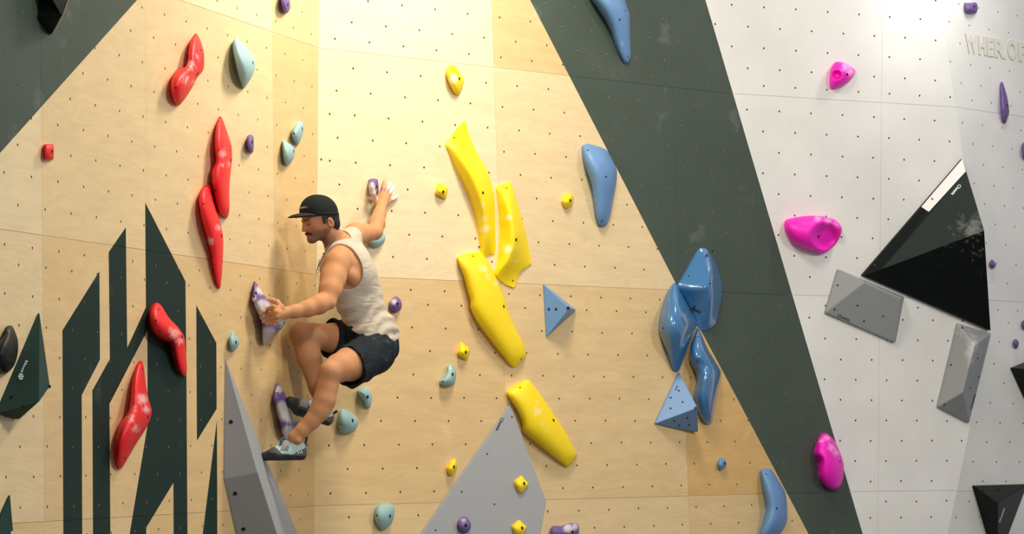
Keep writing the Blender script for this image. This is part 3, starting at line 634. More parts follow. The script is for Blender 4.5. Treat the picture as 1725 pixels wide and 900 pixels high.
screws_on(o, f, [(1143.5, 658), (1150, 677.5), (1129.5, 688), (1130, 670)], .005); bolt(o, f, 1172, 687, .001, .008)
screws_on(o, f2, [(1158, 704), (1136, 710), (1144, 717), (1161, 716)], .005)
for x, y in ((1137, 655), (1139, 651)): quad_on(o, f, [(x, y), (x + 2.2, y - 1), (x + 3.0, y + 1.6), (x + .8, y + 2.6)], MINKD, 'printed_mark')
hold('SB', WB, [(1209,782),(1213,773),(1218,772),(1223,776.7),(1223,785.6),(1215.6,792),(1212,792)], .035, MBLU, 'tiny blue hold alone on plywood, lower right', None, [(1220.7,781)])
# ---- magenta holds
GM = 'magenta holds on the pale grey wall'
hold('M1', WC, [(1399,124),(1402.5,112),(1406.6,106),(1411.5,104),(1427.7,107),(1435,113.5),(1440.7,118),(1439,126.5),(1431.8,136),(1422,143.6),(1413,148.4),(1401.3,149.7),(1398,142.8)], .08, MMAG, 'highest magenta hold, with a small pocket', GM, [(1427,125.5)], dents=[(1409.7,126.5,6.5,.045)], chalk=[(1427,110,11,.9),(1433,122,10,.85),(1420,118,8,.4)])
hold('M2', WC, [(1323.4,372),(1334,367.7),(1356.7,364),(1383,364),(1405.8,370),(1417,381.7),(1417.9,391),(1411.4,406),(1398,421),(1385,427.8),(1371.8,425),(1345,415.7),(1330,402.5),(1322,385.5)], .13, MMAG, 'largest magenta hold, with a scooped hollow', GM, [(1379,398.7)], dents=[(1391,399,20,.095)], p=.5, chalk=[(1378,368,10,.75),(1394,372,10,.75),(1407,379,9,.6)])
hold('M3', WB, [(1373,757.8),(1379,740),(1384.4,731),(1391,730),(1397.8,734.4),(1406.7,744.4),(1416,764.4),(1421,782),(1420.5,804.4),(1416,820),(1406.7,825.8),(1395.6,823),(1384.4,813),(1380,802),(1379.6,789),(1376.7,776.7),(1372.7,766.7)], .11, MMAG, 'kidney-shaped magenta hold on the dark band', GM, [(1415,777.8)], p=.55, dents=[(1376,778,10,.03)], chalk=[(1384,743,8,.7),(1393,738,8,.75),(1400,755,9,.85),(1408,763,8,.8)])
# ---- purple holds, far right
hold('PC1', WD, [(1625,8),(1626,4.8),(1635.7,5),(1643.7,4),(1647,10.7),(1645,21),(1635.7,23),(1627.7,20)], .05, MPUR, 'blocky purple hold at the top right', GP, [(1641,10.7)])
hold('PC2', WD, [(1685,146),(1687,138.5),(1690,141),(1697,165),(1700,186.7),(1698,197),(1693,208.5),(1687.7,200),(1685.5,173)], .045, MPUR, 'slim purple hold, a long shard near the right edge', GP, [(1696.5,177)])
hold('PC3', WD, [(1722.5,244),(1727,239),(1733,244),(1735,258),(1731,269),(1725,268),(1722.5,258)], .045, MPUR, 'purple hold cut by the right edge, right of the big black volume top', GP)
hold('PC4', WD, [(1667.6,444),(1672,437.6),(1677.8,446),(1674,452.3),(1669.5,449.7)], .03, MPUR, 'tiny dark purple hold right of the big black volume', GP, [], n=18)
hold('PC5', WD, [(1722,544),(1726,539.5),(1732,545),(1730,555),(1724,554)], .03, MPUR, 'tiny purple hold cut by the right edge, the upper of two', GP, [], n=18)
hold('PC6', WD, [(1707.7,575),(1712,571.5),(1716.5,578),(1713.5,587),(1709,584)], .03, MPUR, 'tiny purple hold near the right edge, the lower of two', GP, [], n=18, chalk=[(1710,574,4,.4)])
hold('BO', WA, [(10,553),(15.6,549),(21,550),(26.7,562),(30.4,575.6),(30,595.6),(24,615.6),(13,628),(5.6,630),(-3,625),(-10,605),(-4,580),(6.7,564)], .07, MBLO, 'glossy black oval hold cut by the left edge', None, [], [(18,597)], p=.5, chalk=[(14,557,4,.6),(20,575,8,.25)])

# ---- black, grey and dark green volumes
g = [(50, -70, .02), (88, 58, .015), (104, 28, .11), (140, -70, .17)]
o = volume(WA, g, [(0, 1, 2, 3)], [0, 3, 2, 1], [MBLK], 'glossy black pointed volume at the top left corner', 'black volumes', bevel=.004)
f = Face(WA, g[0], g[1], g[3]); lettering(o, f, 'Cheeta', (80.6, 8.5), (83.2, 29), 4.2, MINKW); screws_on(o, f, [(90.5, 49)], .004)
quad_on(o, Face(WA, (88.5, 58, .012), (104.5, 28, .10), (95, 52, .02)), [(92, 53.5), (104.8, 27.5), (117, -3), (118, -3), (106, 28), (92.6, 54)], MPLY, 'plywood_edge', .002)
g = [(67.3, 527, .01), (-4, 697, .012), (66.7, 677, .16), (84.6, 651, .13), (33.3, 706.5, .02)]
o = volume(WA, g, [(0, 1, 2, 3), (1, 4, 2)], [0, 3, 2, 4, 1], [MGRN], 'dark green faceted volume with a white flower logo', 'dark green volumes', bevel=.004)
f = Face(WA, g[0], g[1], g[2]); lettering(o, f, 'blocz', (43.5, 607), (34.5, 627), 4.6, MINKW)
for k in range(7):
    a = 2 * math.pi * k / 6; cx, cy = (35.2, 634.3) if k == 6 else (35.2 + 3.3 * math.cos(a), 634.3 + 4.3 * math.sin(a))
    quad_on(o, f, [(cx + 1.45 * math.cos(t), cy + 1.9 * math.sin(t)) for t in (2 * math.pi * j / 8 for j in range(8))], MINKW, 'logo_petal')
screws_on(o, f, [(18.5, 669), (38, 685)], .006); bolt(o, WA, 84, 651.5, .135, .007)
g = [(17.8, 833.5, .01), (-18, 915, .012), (0, 990, .03), (28, 955, .13)]
o = volume(WA, g, [(0, 1, 3), (1, 2, 3)], [0, 3, 2, 1], [MGRN], 'dark green spike volume at the bottom left corner', 'dark green volumes', bevel=.004)
screws_on(o, Face(WA, g[0], g[1], g[3]), [(21.3, 898)], .008, 'bolt', plain('zinc', (.5, .52, .55), .4))
g = [(1621, 268, .015), (1453, 464, .02), (1668.8, 557, .03), (1658, 388.5, .26), (1627.5, 288, .055), (1486, 453.5, .07), (1552, 348.5, .0178), (1564.5, 357, .0625)]
o = volume(WC, g, [(0, 6, 7, 4), (6, 1, 5, 7), (4, 7, 5, 3), (5, 1, 2), (5, 2, 3), (0, 4, 3)], [0, 3, 2, 1, 6], [MBLK, MWS, MBKM], 'largest black volume, a tall pyramid with a white edge strip', 'black volumes', mi=[1, 0, 2, 0, 0, 2], bevel=.003)
f = Face(WC, g[4], g[5], g[3]); lettering(o, f, 'Cheeta', (1615.8, 310), (1602, 327), 5.2, MINKW)
fs_ = Face(WC, g[0], g[1], g[4]); screws_on(o, fs_, [(1570.5, 335.5)], .006, 'bolt_hole'); screws_on(o, fs_, [(1474, 447)], .005, 'screw', MPLY)
at = o.data.attributes.new('chalk', 'FLOAT', 'POINT'); at.data.foreach_set('value', np.array([0, 0, 0, .52, .30, .05, 0, .1] + [0] * (len(o.data.vertices) - 8), np.float32))
g = [(1412.5, 453.5, .02), (1523.5, 500, .025), (1509, 577.8, .025), (1390.8, 527.5, .02), (1457, 476, .10), (1517.5, 503, .10)]
o = volume(WC, g, [(0, 4, 3), (4, 5, 2, 3), (0, 1, 5, 4), (5, 1, 2)], [0, 1, 2, 3], [MGR2], 'grey block volume left of the largest black volume, lettering at its lower left', 'grey volumes', bevel=.006)
f = Face(WC, g[4], g[5], g[3]); lettering(o, f, 'Cheeta', (1410, 533.5), (1430.5, 541.5), 5.2, MINKD)
screws_on(o, f, [(1444.5, 515), (1487.5, 533), (1455.5, 541.5), (1406, 521.5), (1504, 562)], .005); screws_on(o, Face(WC, g[0], g[4], g[3]), [(1411, 480.5)], .005)
at = o.data.attributes.new('chalk', 'FLOAT', 'POINT'); at.data.foreach_set('value', np.array([.1, 0, 0, 0, .38, .1] + [0] * (len(o.data.vertices) - 6), np.float32))
g = [(1614, 545, .02), (1670, 562, .02), (1633, 713, .02), (1580, 686, .02), (1641, 582, .14), (1622, 661, .14)]
o = volume(WC, g, [(0, 4, 5, 3), (0, 1, 4), (1, 2, 5, 4), (5, 2, 3)], [0, 1, 2, 3], [MGR2], 'upright grey block volume hanging below the largest black volume', 'grey volumes', bevel=.006)
f = Face(WC, g[1], g[2], g[4]); lettering(o, f, 'Cheeta', (1637.5, 689), (1644, 664), 3.2, MINKD)
screws_on(o, Face(WC, g[0], g[4], g[5]), [(1602, 615), (1621, 552)], .005); screws_on(o, f, [(1647, 604), (1649, 635), (1635, 654)], .005); screws_on(o, Face(WC, g[2], g[3], g[5]), [(1591, 682)], .005)
at = o.data.attributes.new('chalk', 'FLOAT', 'POINT'); at.data.foreach_set('value', np.array([.55, .3, 0, 0, .85, 0] + [0] * (len(o.data.vertices) - 6), np.float32))
g = [(1639.5, 818.5, .012), (1731, 816, .012), (1679, 954, .012), (1661, 834, .09), (1702, 833.5, .09), (1681, 848.5, .16)]
o = volume(WE, g, [(0, 1, 4, 3), (3, 4, 5), (0, 3, 5, 2), (1, 2, 5, 4)], [0, 1, 2], [MBLK], 'black inverted triangle volume at the bottom right corner', 'black volumes', bevel=.005)
f = Face(WE, g[1], g[2], g[5]); lettering(o, f, 'Cheeta', (1685, 881), (1693, 857), 3.2, MINKW)
screws_on(o, Face(WE, g[0], g[1], g[3]), [(1657.5, 825.5), (1683, 825)], .005)
g = [(1703.6, 620.4, .012), (1765, 596, .012), (1757, 738, .012), (1745, 623.5, .17)]
volume(WE, g, [(0, 1, 3), (0, 3, 2), (1, 2, 3)], [0, 1, 2], [MBLK], 'black volume cut by the right edge', 'black volumes', bevel=.004)
# raised white letters on the far right wall
sg = bpy.data.objects.new('wall_lettering', None); COL.objects.link(sg); sg.location = V3(WD.hit(1670, 78)); sg.matrix_world = Matrix.Translation(sg.location); ORG[sg.name] = np.array(sg.location)
tag(sg, 'raised off-white letters WHEEO on the pale wall, top right', 'sign')
def letter3(ch, a, b, height, dep=.006):
    cu = bpy.data.curves.new('t', 'FONT'); cu.body = ch; cu.size = 1; cu.extrude = .5; cu.offset = .045; cu.resolution_u = 4
    ob = bpy.data.objects.new('t', cu); COL.objects.link(ob); bpy.context.view_layer.update()
    me0 = bpy.data.meshes.new_from_object(ob.evaluated_get(bpy.context.evaluated_depsgraph_get()))
    co = np.array([v.co[:] for v in me0.vertices]); fs = [tuple(p.vertices) for p in me0.polygons]
    bpy.data.objects.remove(ob); bpy.data.curves.remove(cu); bpy.data.meshes.remove(me0)
    a, b = np.array(a, float), np.array(b, float); x0, x1 = co[:, 0].min(), co[:, 0].max(); y0, y1 = co[:, 1].min(), co[:, 1].max()
    V = []
    for x, y, z in co:
        t = (x - x0) / (x1 - x0); q = a + (b - a) * t + np.array([-.05, -1]) * height * (y - y0) / (y1 - y0)
        V.append(WD.hit(q[0], q[1], dep * (z + .5)))
    mesh_obj('letter', V, fs, MLET, sg)
for ch, xa, xb in (('W', 1625.5, 1645), ('H', 1647, 1660), ('E', 1661.5, 1672), ('R', 1674, 1692), ('O', 1696, 1711), ('P', 1714, 1731)):
    yb = lambda x: 89 + (x - 1632) * .165
    letter3(ch, (xa + 2, yb(xa)), (xb + 2, yb(xb)), 32 if ch != 'O' else 34)
sg['label'] = 'raised off-white letters in a row on the pale wall, top right'

# ------------------------------------------------------------------ the climber
J = at_depth
class Field:
    """a signed-distance grid; prims are blended in with a smooth union inside their own box"""
    def __init__(s, lo, hi, h):
        s.lo = np.array(lo, float); s.h = h; s.n = np.ceil((np.array(hi) - lo) / h).astype(int) + 1
        s.F = np.full(s.n, .06, np.float32)
    def box(s, lo, hi):
        a = np.clip(np.floor((lo - s.lo) / s.h).astype(int), 0, s.n); b = np.clip(np.ceil((hi - s.lo) / s.h).astype(int) + 1, 0, s.n)
        return tuple(slice(i, j) for i, j in zip(a, b))
    def pts(s, sl):
        ax = [(s.lo[i] + s.h * np.arange(sl[i].start, sl[i].stop)).astype(np.float32) for i in range(3)]
        return np.stack(np.meshgrid(*ax, indexing='ij'), -1)
    def apply(s, prim, k, mode='add'):
        lo, hi = prim.bounds(); m = 2.2 * k + 3 * s.h + .02; sl = s.box(lo - m, hi + m)
        if any(q.stop <= q.start for q in sl): return
        d = prim.dist(s.pts(sl)); f = s.F[sl]
        if mode == 'add':
            if k > 0:
                t = np.maximum(k - np.abs(f - d), 0) / k; s.F[sl] = np.minimum(f, d) - t * t * k * .25
            else: s.F[sl] = np.minimum(f, d)
        else:
            d = -d
            if k > 0:
                t = np.maximum(k - np.abs(f - d), 0) / k; s.F[sl] = np.maximum(f, d) + t * t * k * .25
            else: s.F[sl] = np.maximum(f, d)
    def add(s, *prims, k=.02):
        for p in prims: s.apply(p, k)
    def cut(s, *prims, k=.008):
        for p in prims: s.apply(p, k, 'cut')
    def blur(s, m):
        for _ in range(m):
            for ax in range(3):
                a = [slice(None)] * 3; b = list(a); c = list(a); a[ax] = slice(0, -2); b[ax] = slice(1, -1); c[ax] = slice(2, None)
                s.F[tuple(b)] = .25 * s.F[tuple(a)] + .5 * s.F[tuple(b)] + .25 * s.F[tuple(c)]
    def sample(s, P):
        g = (np.asarray(P) - s.lo) / s.h; i = np.clip(np.floor(g).astype(int), 0, s.n - 2); t = g - i; r = 0
        for a in (0, 1):
            for b in (0, 1):
                for c in (0, 1):
                    r = r + s.F[i[..., 0] + a, i[..., 1] + b, i[..., 2] + c] * (t[..., 0] if a else 1 - t[..., 0]) * (t[..., 1] if b else 1 - t[..., 1]) * (t[..., 2] if c else 1 - t[..., 2])
        return r
    def mesh(s):
        """naive surface nets"""
        ins = s.F < 0; n = s.n; cnt = np.zeros(n - 1, np.uint8)
        for a in (0, 1):
            for b in (0, 1):
                for c in (0, 1): cnt += ins[a:n[0]-1+a, b:n[1]-1+b, c:n[2]-1+c]
        act = np.argwhere((cnt > 0) & (cnt < 8)); ids = np.full(n - 1, -1, np.int32); ids[tuple(act.T)] = np.arange(len(act))
        acc = np.zeros((len(act), 3)); w = np.zeros(len(act)); cs = [(a, b, c) for a in (0, 1) for b in (0, 1) for c in (0, 1)]
        val = [s.F[tuple((act + c).T)].astype(float) for c in cs]
        for i, c in enumerate(cs):
            for ax in range(3):
                if c[ax] == 0:
                    d = list(c); d[ax] = 1; j = cs.index(tuple(d)); m = (val[i] < 0) != (val[j] < 0)
                    t = val[i] / np.where(m, val[i] - val[j], 1); p = np.array(c, float)[None] + t[:, None] * np.eye(3)[ax]
                    acc[m] += p[m]; w[m] += 1
        V = s.lo + (act + acc / w[:, None]) * s.h; Q = []
        for ax in range(3):
            o1, o2 = [q for q in range(3) if q != ax]
            sa = [slice(1, n[q] - 1) for q in range(3)]; sb = list(sa); sa[ax] = slice(0, n[ax] - 1); sb[ax] = slice(1, n[ax])
            A_, B_ = ins[tuple(sa)], ins[tuple(sb)]; e = np.argwhere(A_ != B_); off = np.ones(3, int); off[ax] = 0; e = e + off
            fl = ins[tuple(e.T)]; z1 = np.eye(3, dtype=int)[o1]; z2 = np.eye(3, dtype=int)[o2]
            q = np.stack([ids[tuple((e - z1 - z2).T)], ids[tuple((e - z2).T)], ids[tuple(e.T)], ids[tuple((e - z1).T)]], 1)
            fl2 = fl if ax != 1 else ~fl
            q[~fl2] = q[~fl2][:, ::-1]; Q.append(q)
        return V, np.concatenate(Q)
class Cone:
    """round cone from a (radius ra) to b (radius rb), optionally flattened along a direction"""
    def __init__(s, a, b, ra, rb, flat=None, f=1.0):
        s.a, s.b, s.ra, s.rb = np.array(a, float), np.array(b, float), ra, rb; s.flat = None if flat is None else unit(flat); s.f = f
    def bounds(s):
        r = max(s.ra, s.rb); return np.minimum(s.a, s.b) - r, np.maximum(s.a, s.b) + r
    def dist(s, P):
        P = P - s.a.astype(np.float32); d = (s.b - s.a).astype(np.float32)
        if s.flat is not None:
            fl = s.flat.astype(np.float32); P = P + (P @ fl)[..., None] * fl * (1 / s.f - 1); d = d + (d @ fl) * fl * (1 / s.f - 1)
        t = np.clip((P @ d) / (d @ d), 0, 1); return np.linalg.norm(P - t[..., None] * d, axis=-1) - (s.ra + (s.rb - s.ra) * t)
def Ball(c, r): return Cone(c, np.array(c) + (0, 0, 1e-4), r, r)
class Ell:
    """ellipsoid with its own axes (rows of R)"""
    def __init__(s, c, r, R=np.eye(3)): s.c, s.r, s.R = np.array(c, float), np.array(r, float), np.array(R, float)
    def bounds(s): e = np.sqrt(((s.R * s.r[:, None]) ** 2).sum(0)); return s.c - e, s.c + e
    def dist(s, P):
        q = (P - s.c.astype(np.float32)) @ s.R.T.astype(np.float32); r = s.r.astype(np.float32)
        k0 = np.linalg.norm(q / r, axis=-1); k1 = np.linalg.norm(q / (r * r), axis=-1) + 1e-6; return k0 * (k0 - 1) / k1
class Half:
    """everything on the far side of a plane: n.(p - c) > 0 is inside"""
    def __init__(s, c, n): s.c, s.n = np.array(c, float), unit(n)
    def bounds(s): return np.full(3, -50.), np.full(3, 50.)
    def dist(s, P): return -((P - s.c.astype(np.float32)) @ s.n.astype(np.float32))
def frame(up, left):
    u = unit(up); l = np.array(left, float); l = unit(l - (l @ u) * u); return np.array([np.cross(l, u), l, u])   # rows: forward, left, up

def skin_mat():
    m, N, L, B = new_mat('skin'); at = N.new('ShaderNodeAttribute'); at.attribute_name = 'tint'; co = N.new('ShaderNodeTexCoord')
    n = N.new('ShaderNodeTexNoise'); n.inputs['Scale'].default_value = 22; n.inputs['Detail'].default_value = 5; L.new(co.outputs['Object'], n.inputs['Vector'])
    mr = N.new('ShaderNodeMapRange'); L.new(n.outputs['Fac'], mr.inputs['Value']); mr.inputs['To Min'].default_value = .88; mr.inputs['To Max'].default_value = 1.1
    vg = N.new('ShaderNodeVectorMath'); vg.operation = 'SCALE'; L.new(at.outputs['Color'], vg.inputs[0]); L.new(mr.outputs[0], vg.inputs['Scale']); L.new(vg.outputs[0], B.inputs['Base Color'])
    B.inputs['Roughness'].default_value = .6; B.inputs['Specular IOR Level'].default_value = .25
    B.inputs['Subsurface Weight'].default_value = .12; B.inputs['Subsurface Radius'].default_value = (.012, .005, .003); B.inputs['Subsurface Scale'].default_value = .6
    return m
def cloth_mat(name, col, scale=260, wr=14, amt=.006, rough=.9, dust=0):
    m, N, L, B = new_mat(name); co = N.new('ShaderNodeTexCoord')
    n = N.new('ShaderNodeTexNoise'); n.inputs['Scale'].default_value = wr; n.inputs['Detail'].default_value = 3; n.inputs['Distortion'].default_value = .8
    mp = N.new('ShaderNodeMapping'); mp.inputs['Scale'].default_value = (.6, .6, 1.7); mp.inputs['Rotation'].default_value = (0, .35, 0); L.new(co.outputs['Object'], mp.inputs[0]); L.new(mp.outputs[0], n.inputs['Vector'])
    f = N.new('ShaderNodeTexNoise'); f.inputs['Scale'].default_value = scale; L.new(co.outputs['Object'], f.inputs['Vector'])
    b1 = N.new('ShaderNodeBump'); b1.inputs['Strength'].default_value = .9; b1.inputs['Distance'].default_value = amt; L.new(n.outputs['Fac'], b1.inputs['Height'])
    b2 = N.new('ShaderNodeBump'); b2.inputs['Strength'].default_value = .25; b2.inputs['Distance'].default_value = .001; L.new(f.outputs['Fac'], b2.inputs['Height']); L.new(b1.outputs[0], b2.inputs['Normal'])
    L.new(b2.outputs[0], B.inputs['Normal']); B.inputs['Roughness'].default_value = rough; B.inputs['Specular IOR Level'].default_value = .2
    c = N.new('ShaderNodeMixRGB'); c.inputs[1].default_value = (*col, 1); c.inputs[2].default_value = (.35, .36, .36, 1)
    d = N.new('ShaderNodeTexNoise'); d.inputs['Scale'].default_value = 16; d.inputs['Detail'].default_value = 8; d.inputs['Roughness'].default_value = .7; L.new(co.outputs['Object'], d.inputs['Vector'])
    mr = N.new('ShaderNodeMapRange'); L.new(d.outputs['Fac'], mr.inputs['Value']); mr.inputs['From Min'].default_value = .62; mr.inputs['From Max'].default_value = .85; mr.inputs['To Max'].default_value = dust
    L.new(mr.outputs[0], c.inputs[0]); L.new(c.outputs[0], B.inputs['Base Color'])
    return m
MSKIN = skin_mat()
MTANK = cloth_mat('oatmeal_cotton', (.50, .435, .345), amt=.010)
MSHORT = cloth_mat('charcoal_cotton', (.010, .017, .022), dust=.5, amt=.010)
MCAP = cloth_mat('black_cotton_cap', (.010, .013, .013), wr=10, amt=.004)
MBRIM = cloth_mat('cap_brim', (.022, .026, .024), wr=5, amt=.001)
MHAIR = plain('dark_hair', (.010, .007, .006), .6)
MRUB = plain('black_rubber', (.012, .016, .017), .55, noise=.3, scale=60)
MMINT = plain('mint_fabric', (.36, .50, .49), .8, noise=.25, scale=60)
MRAND = plain('grey_rubber_rand', (.085, .080, .074), .7, noise=.3, scale=60)
MSTRAP = plain('grey_velcro', (.27, .255, .25), .9, noise=.2, scale=90)
MTABB = plain('blue_pull_tab', (.05, .11, .19), .8)
MCORD = plain('dark_cord', (.03, .022, .018), .6)

# joints: picture position and distance along the lens axis
SL, SR = J(569, 441, 14.43), J(596, 396, 14.74)
EL, WL = J(552, 506, 14.29), J(479, 527, 14.14)
ER, WR = J(631, 391, 15.00), J(641.5, 351, 15.17)
PV, HL, HR_ = J(632, 583, 14.65), J(634, 592, 14.55), J(628, 578, 14.76)
KL, AL = J(563, 624, 14.20), J(497, 738, 14.13)
KR, AR = J(508, 563, 14.54), J(546, 690, 14.56)
NB = J(571, 414, 14.57)
left_t = SL - SR; up_t = J(580, 428, 14.59) - PV; RT = frame(up_t, left_t)
fT, lT, uT = RT
HC = J(539.5, 365, 14.50); yaw, pit = math.radians(25), math.radians(18)
fH = np.array([-math.cos(yaw) * math.cos(pit), -math.sin(yaw) * math.cos(pit), -math.sin(pit)])
uH = np.array([-math.cos(yaw) * math.sin(pit), -math.sin(yaw) * math.sin(pit), math.cos(pit)]); lH = np.cross(uH, fH); RH = np.array([fH, lH, uH])
H_ = lambda f, l, u: HC + fH * f + lH * l + uH * u

torso = []
def T(x, y, d, rf, rl, ru, k=.04): torso.append((Ell(J(x, y, d), (rf, rl, ru), RT), k))
T(594, 470, 14.60, .108, .150, .135); T(583, 438, 14.59, .090, .148, .075); T(606, 508, 14.61, .100, .132, .11); T(619, 548, 14.63, .105, .135, .10)
T(627, 583, 14.65, .104, .148, .10); T(605, 455, 14.52, .055, .07, .10); T(560, 455, 14.53, .045, .065, .06)
torso.append((Cone(J(570, 417, 14.58), SL * .9 + SR * .1 + uT * .012, .052, .044), .04)); torso.append((Cone(J(570, 415, 14.58), SR * .9 + SL * .1 + uT * .0, .052, .044), .04))

lo, hi = np.array([-1.26, 13.93, 1.50]), np.array([-.52, 15.36, 3.02])
B_ = Field(lo, hi, .0034)
for p, k in torso: B_.add(p, k=k)
# arms
def limb(pts, k=.02):
    for (a, ra), (b, rb) in zip(pts[:-1], pts[1:]): B_.add(Cone(a, b, ra, rb), k=k)
mid = lambda a, b, t: a + (b - a) * t
limb([(SL, .060), (J(561, 470, 14.37), .057), (J(556, 489, 14.32), .049), (EL, .036)], .03); B_.add(Ell(mid(SL, EL, .10) + lT * .006, (.060, .052, .072), RT), k=.012)          # deltoid
B_.add(Ell(J(594, 466, 14.47), (.040, .045, .050), RT), k=.012)                                       # back of the armpit
limb([(EL, .037), (J(537, 513, 14.25), .045), (J(518, 520, 14.21), .038), (J(496, 525, 14.17), .030), (WL, .0255)], .02); B_.add(Ball(J(557.5, 512, 14.27), .022), k=.02)
limb([(SR, .052), (mid(SR, ER, .5), .043), (ER, .038)], .03); B_.add(Ball(mid(SR, ER, .12), .056), k=.03)
limb([(ER, .038), (mid(ER, WR, .35), .040), (mid(ER, WR, .75), .031), (WR, .0265)], .02)
B_.add(Cone(WR, WB.hit(635.5, 340, .034), .022, .015), k=.012)
# legs
KL = J(557, 627, 14.18)
limb([(HL, .088), (J(590, 613, 14.32), .077), (J(571, 620, 14.23), .063), (KL, .052)], .03)
limb([(KL, .050), (J(551, 654, 14.17), .047), (J(547, 674, 14.16), .050), (J(539, 692, 14.15), .046), (J(525, 710, 14.14), .037), (J(509, 726, 14.13), .032), (AL, .030)], .02)
B_.add(Ball(KL + np.array([-.006, -.020, .006]), .036), k=.02)
limb([(HR_, .078), (mid(HR_, KR, .5), .072), (KR, .055)], .03); limb([(KR, .053), (mid(KR, AR, .30), .054), (mid(KR, AR, .70), .041), (AR, .032)], .02)
B_.add(Ell(mid(KR, AR, .32) + np.array([.018, .0, .0]), (.036, .042, .085), frame(KR - AR, lT)), k=.03)
for s in (1, -1): B_.add(Ball(J(636, 588, 14.65) + lT * .06 * s, .078), k=.03)
B_.blur(7)
B_.add(Cone(J(553, 392, 14.52), NB + uT * .01, .050, .058), k=.03)                                     # neck
# head
hd = [Ell(H_(-.003, 0, .012), (.087, .070, .080), RH), Ell(H_(.040, 0, -.038), (.050, .054, .066), RH)]
B_.add(hd[0], k=.02); B_.add(hd[1], k=.03)
for s in (1, -1): B_.add(Cone(H_(.004, .050 * s, -.060), H_(.072, .016 * s, -.092), .018, .016), k=.022); B_.add(Ball(H_(.058, .036 * s, -.030), .020), k=.02)
B_.add(Cone(H_(.076, .008, -.091), H_(.076, -.008, -.091), .017, .017), k=.015)
for s in (1, -1): B_.cut(Ball(H_(.094, .030 * s, -.014), .0145), k=.012)
for s in (1, -1): B_.add(Ell(H_(.071, .030 * s, -.013), (.0115, .016, .0115), RH), k=.004); B_.add(Cone(H_(.084, .012 * s, .004), H_(.068, .044 * s, .004), .008, .008), k=.01)
B_.add(Cone(H_(.088, 0, -.004), H_(.1015, 0, -.037), .0075, .0098), k=.010)
for s in (1, -1): B_.add(Ball(H_(.090, .0105 * s, -.040), .0078), k=.007)
B_.add(Cone(H_(.086, .012, -.0705), H_(.086, -.012, -.0705), .0062, .0062), k=.006); B_.add(Cone(H_(.083, .011, -.079), H_(.083, -.011, -.079), .0066, .0066), k=.006)
for s in (1, -1):
    B_.add(Ell(H_(-.014, .072 * s, -.040), (.0165, .009, .027), RH), k=.008); B_.cut(Ell(H_(-.008, .080 * s, -.040), (.008, .005, .014), RH), k=.006)
B_.add(Ball(AL + np.array([.016, -.026, -.012]), .012), k=.012)
# feet inside the shoes
B_.add(Cone(AL, J(503, 764, 14.15), .030, .026), k=.02); B_.add(Cone(AR, J(553, 706, 14.52), .030, .026), k=.02)
# left hand: closed round the long purple hold; finger points ride on the hold's surface
PA3 = HOLD['PA3']
def on(P, hsf, x, y, off): return P.hit(x, y, float(hsf(x, y)) + off)
FING = []
def finger(pts, r, k=.004):
    for (a, b), (ra, rb) in zip(zip(pts[:-1], pts[1:]), zip(r[:-1], r[1:])): B_.add(Cone(a, b, ra, rb), k=k)
    FING.append(pts)
kn = [J(462, 517.5, 14.075), J(464.5, 525.5, 14.065), J(466, 533.5, 14.07), J(466.5, 541, 14.085)]
for q, (r0, r1) in zip(kn, ((.0115, .011), (.0118, .011), (.0112, .0108), (.0105, .010))): B_.add(Cone(WL + (q - kn[1]) * .35, q, .016, r0), k=.012)
B_.add(Cone(WL, mid(kn[0], kn[3], .5), .022, .017), k=.015)
surf = lambda x, y, off: J(x, y, min(np.linalg.norm((on(WA, PA3, x, y, 0) - CAM) * fw), 99)) - ray(x, y) * off
def dep_of(x, y): return float((on(WA, PA3, x, y, 0) - CAM) @ fw)

def fing_on(k0_, xs, r):
    pts = [k0_]
    for x, y, off in xs: pts.append(J(x, y, min(dep_of(x, y), 14.16) - off))
    finger(pts, r)
fing_on(kn[0], [(450.5, 521, .014), (443.5, 525, .010), (438.5, 528, .004)], [.0115, .0105, .0098, .0085])
fing_on(kn[1], [(452, 530, .016), (445.5, 533, .012), (440.5, 536, .004)], [.0118, .0105, .0098, .0085])
fing_on(kn[2], [(454.5, 537.5, .016), (448.5, 540, .012), (443.5, 542, .004)], [.0112, .0102, .0095, .0082])
fing_on(kn[3], [(458, 543.2, .014), (453, 545, .010), (448.5, 546, .004)], [.0102, .0092, .0086, .0075])
finger([J(474, 518, 14.11), J(467, 509.5, 14.13), J(459.5, 506.8, 14.15), J(453.5, 505.2, 14.16)], [.015, .0125, .011, .0085], k=.010)
# right hand: flat on the right wall, thumb pressing the purple hold
w_ = lambda x, y, h: WB.hit(x, y, h)
kR = [w_(644, 327, .022), w_(649.5, 326.5, .024), w_(653.5, 331, .022), w_(655.5, 339, .020)]
for q in kR: B_.add(Cone(WR, q, .017, .0105), k=.012)
B_.add(Cone(kR[0], w_(634.5, 337.5, .042), .0115, .0115), k=.014)
B_.add(Cone(WR, mid(kR[1], kR[2], .4), .020, .014), k=.014)
finger([kR[0], w_(646, 317, .024), w_(647.6, 309.5, .018), w_(648.5, 304.5, .010)], [.0105, .0098, .0088, .0078])
finger([kR[1], w_(653.5, 317.5, .026), w_(655.8, 312, .019), w_(657.3, 308, .010)], [.0108, .0100, .0090, .0078])
finger([kR[2], w_(658, 323.5, .024), w_(660.6, 318.5, .018), w_(662.2, 315.5, .010)], [.0104, .0096, .0088, .0076])
finger([kR[3], w_(662, 335.5, .020), w_(666.5, 332.8, .014), w_(670, 330.8, .009)], [.0095, .0088, .0080, .0068])
finger([w_(638, 345, .036), w_(632.5, 336, .045), w_(629.5, 326, .062), w_(627, 315.5, .066)], [.0135, .0115, .0102, .0080], k=.008)
V, Q = B_.mesh()
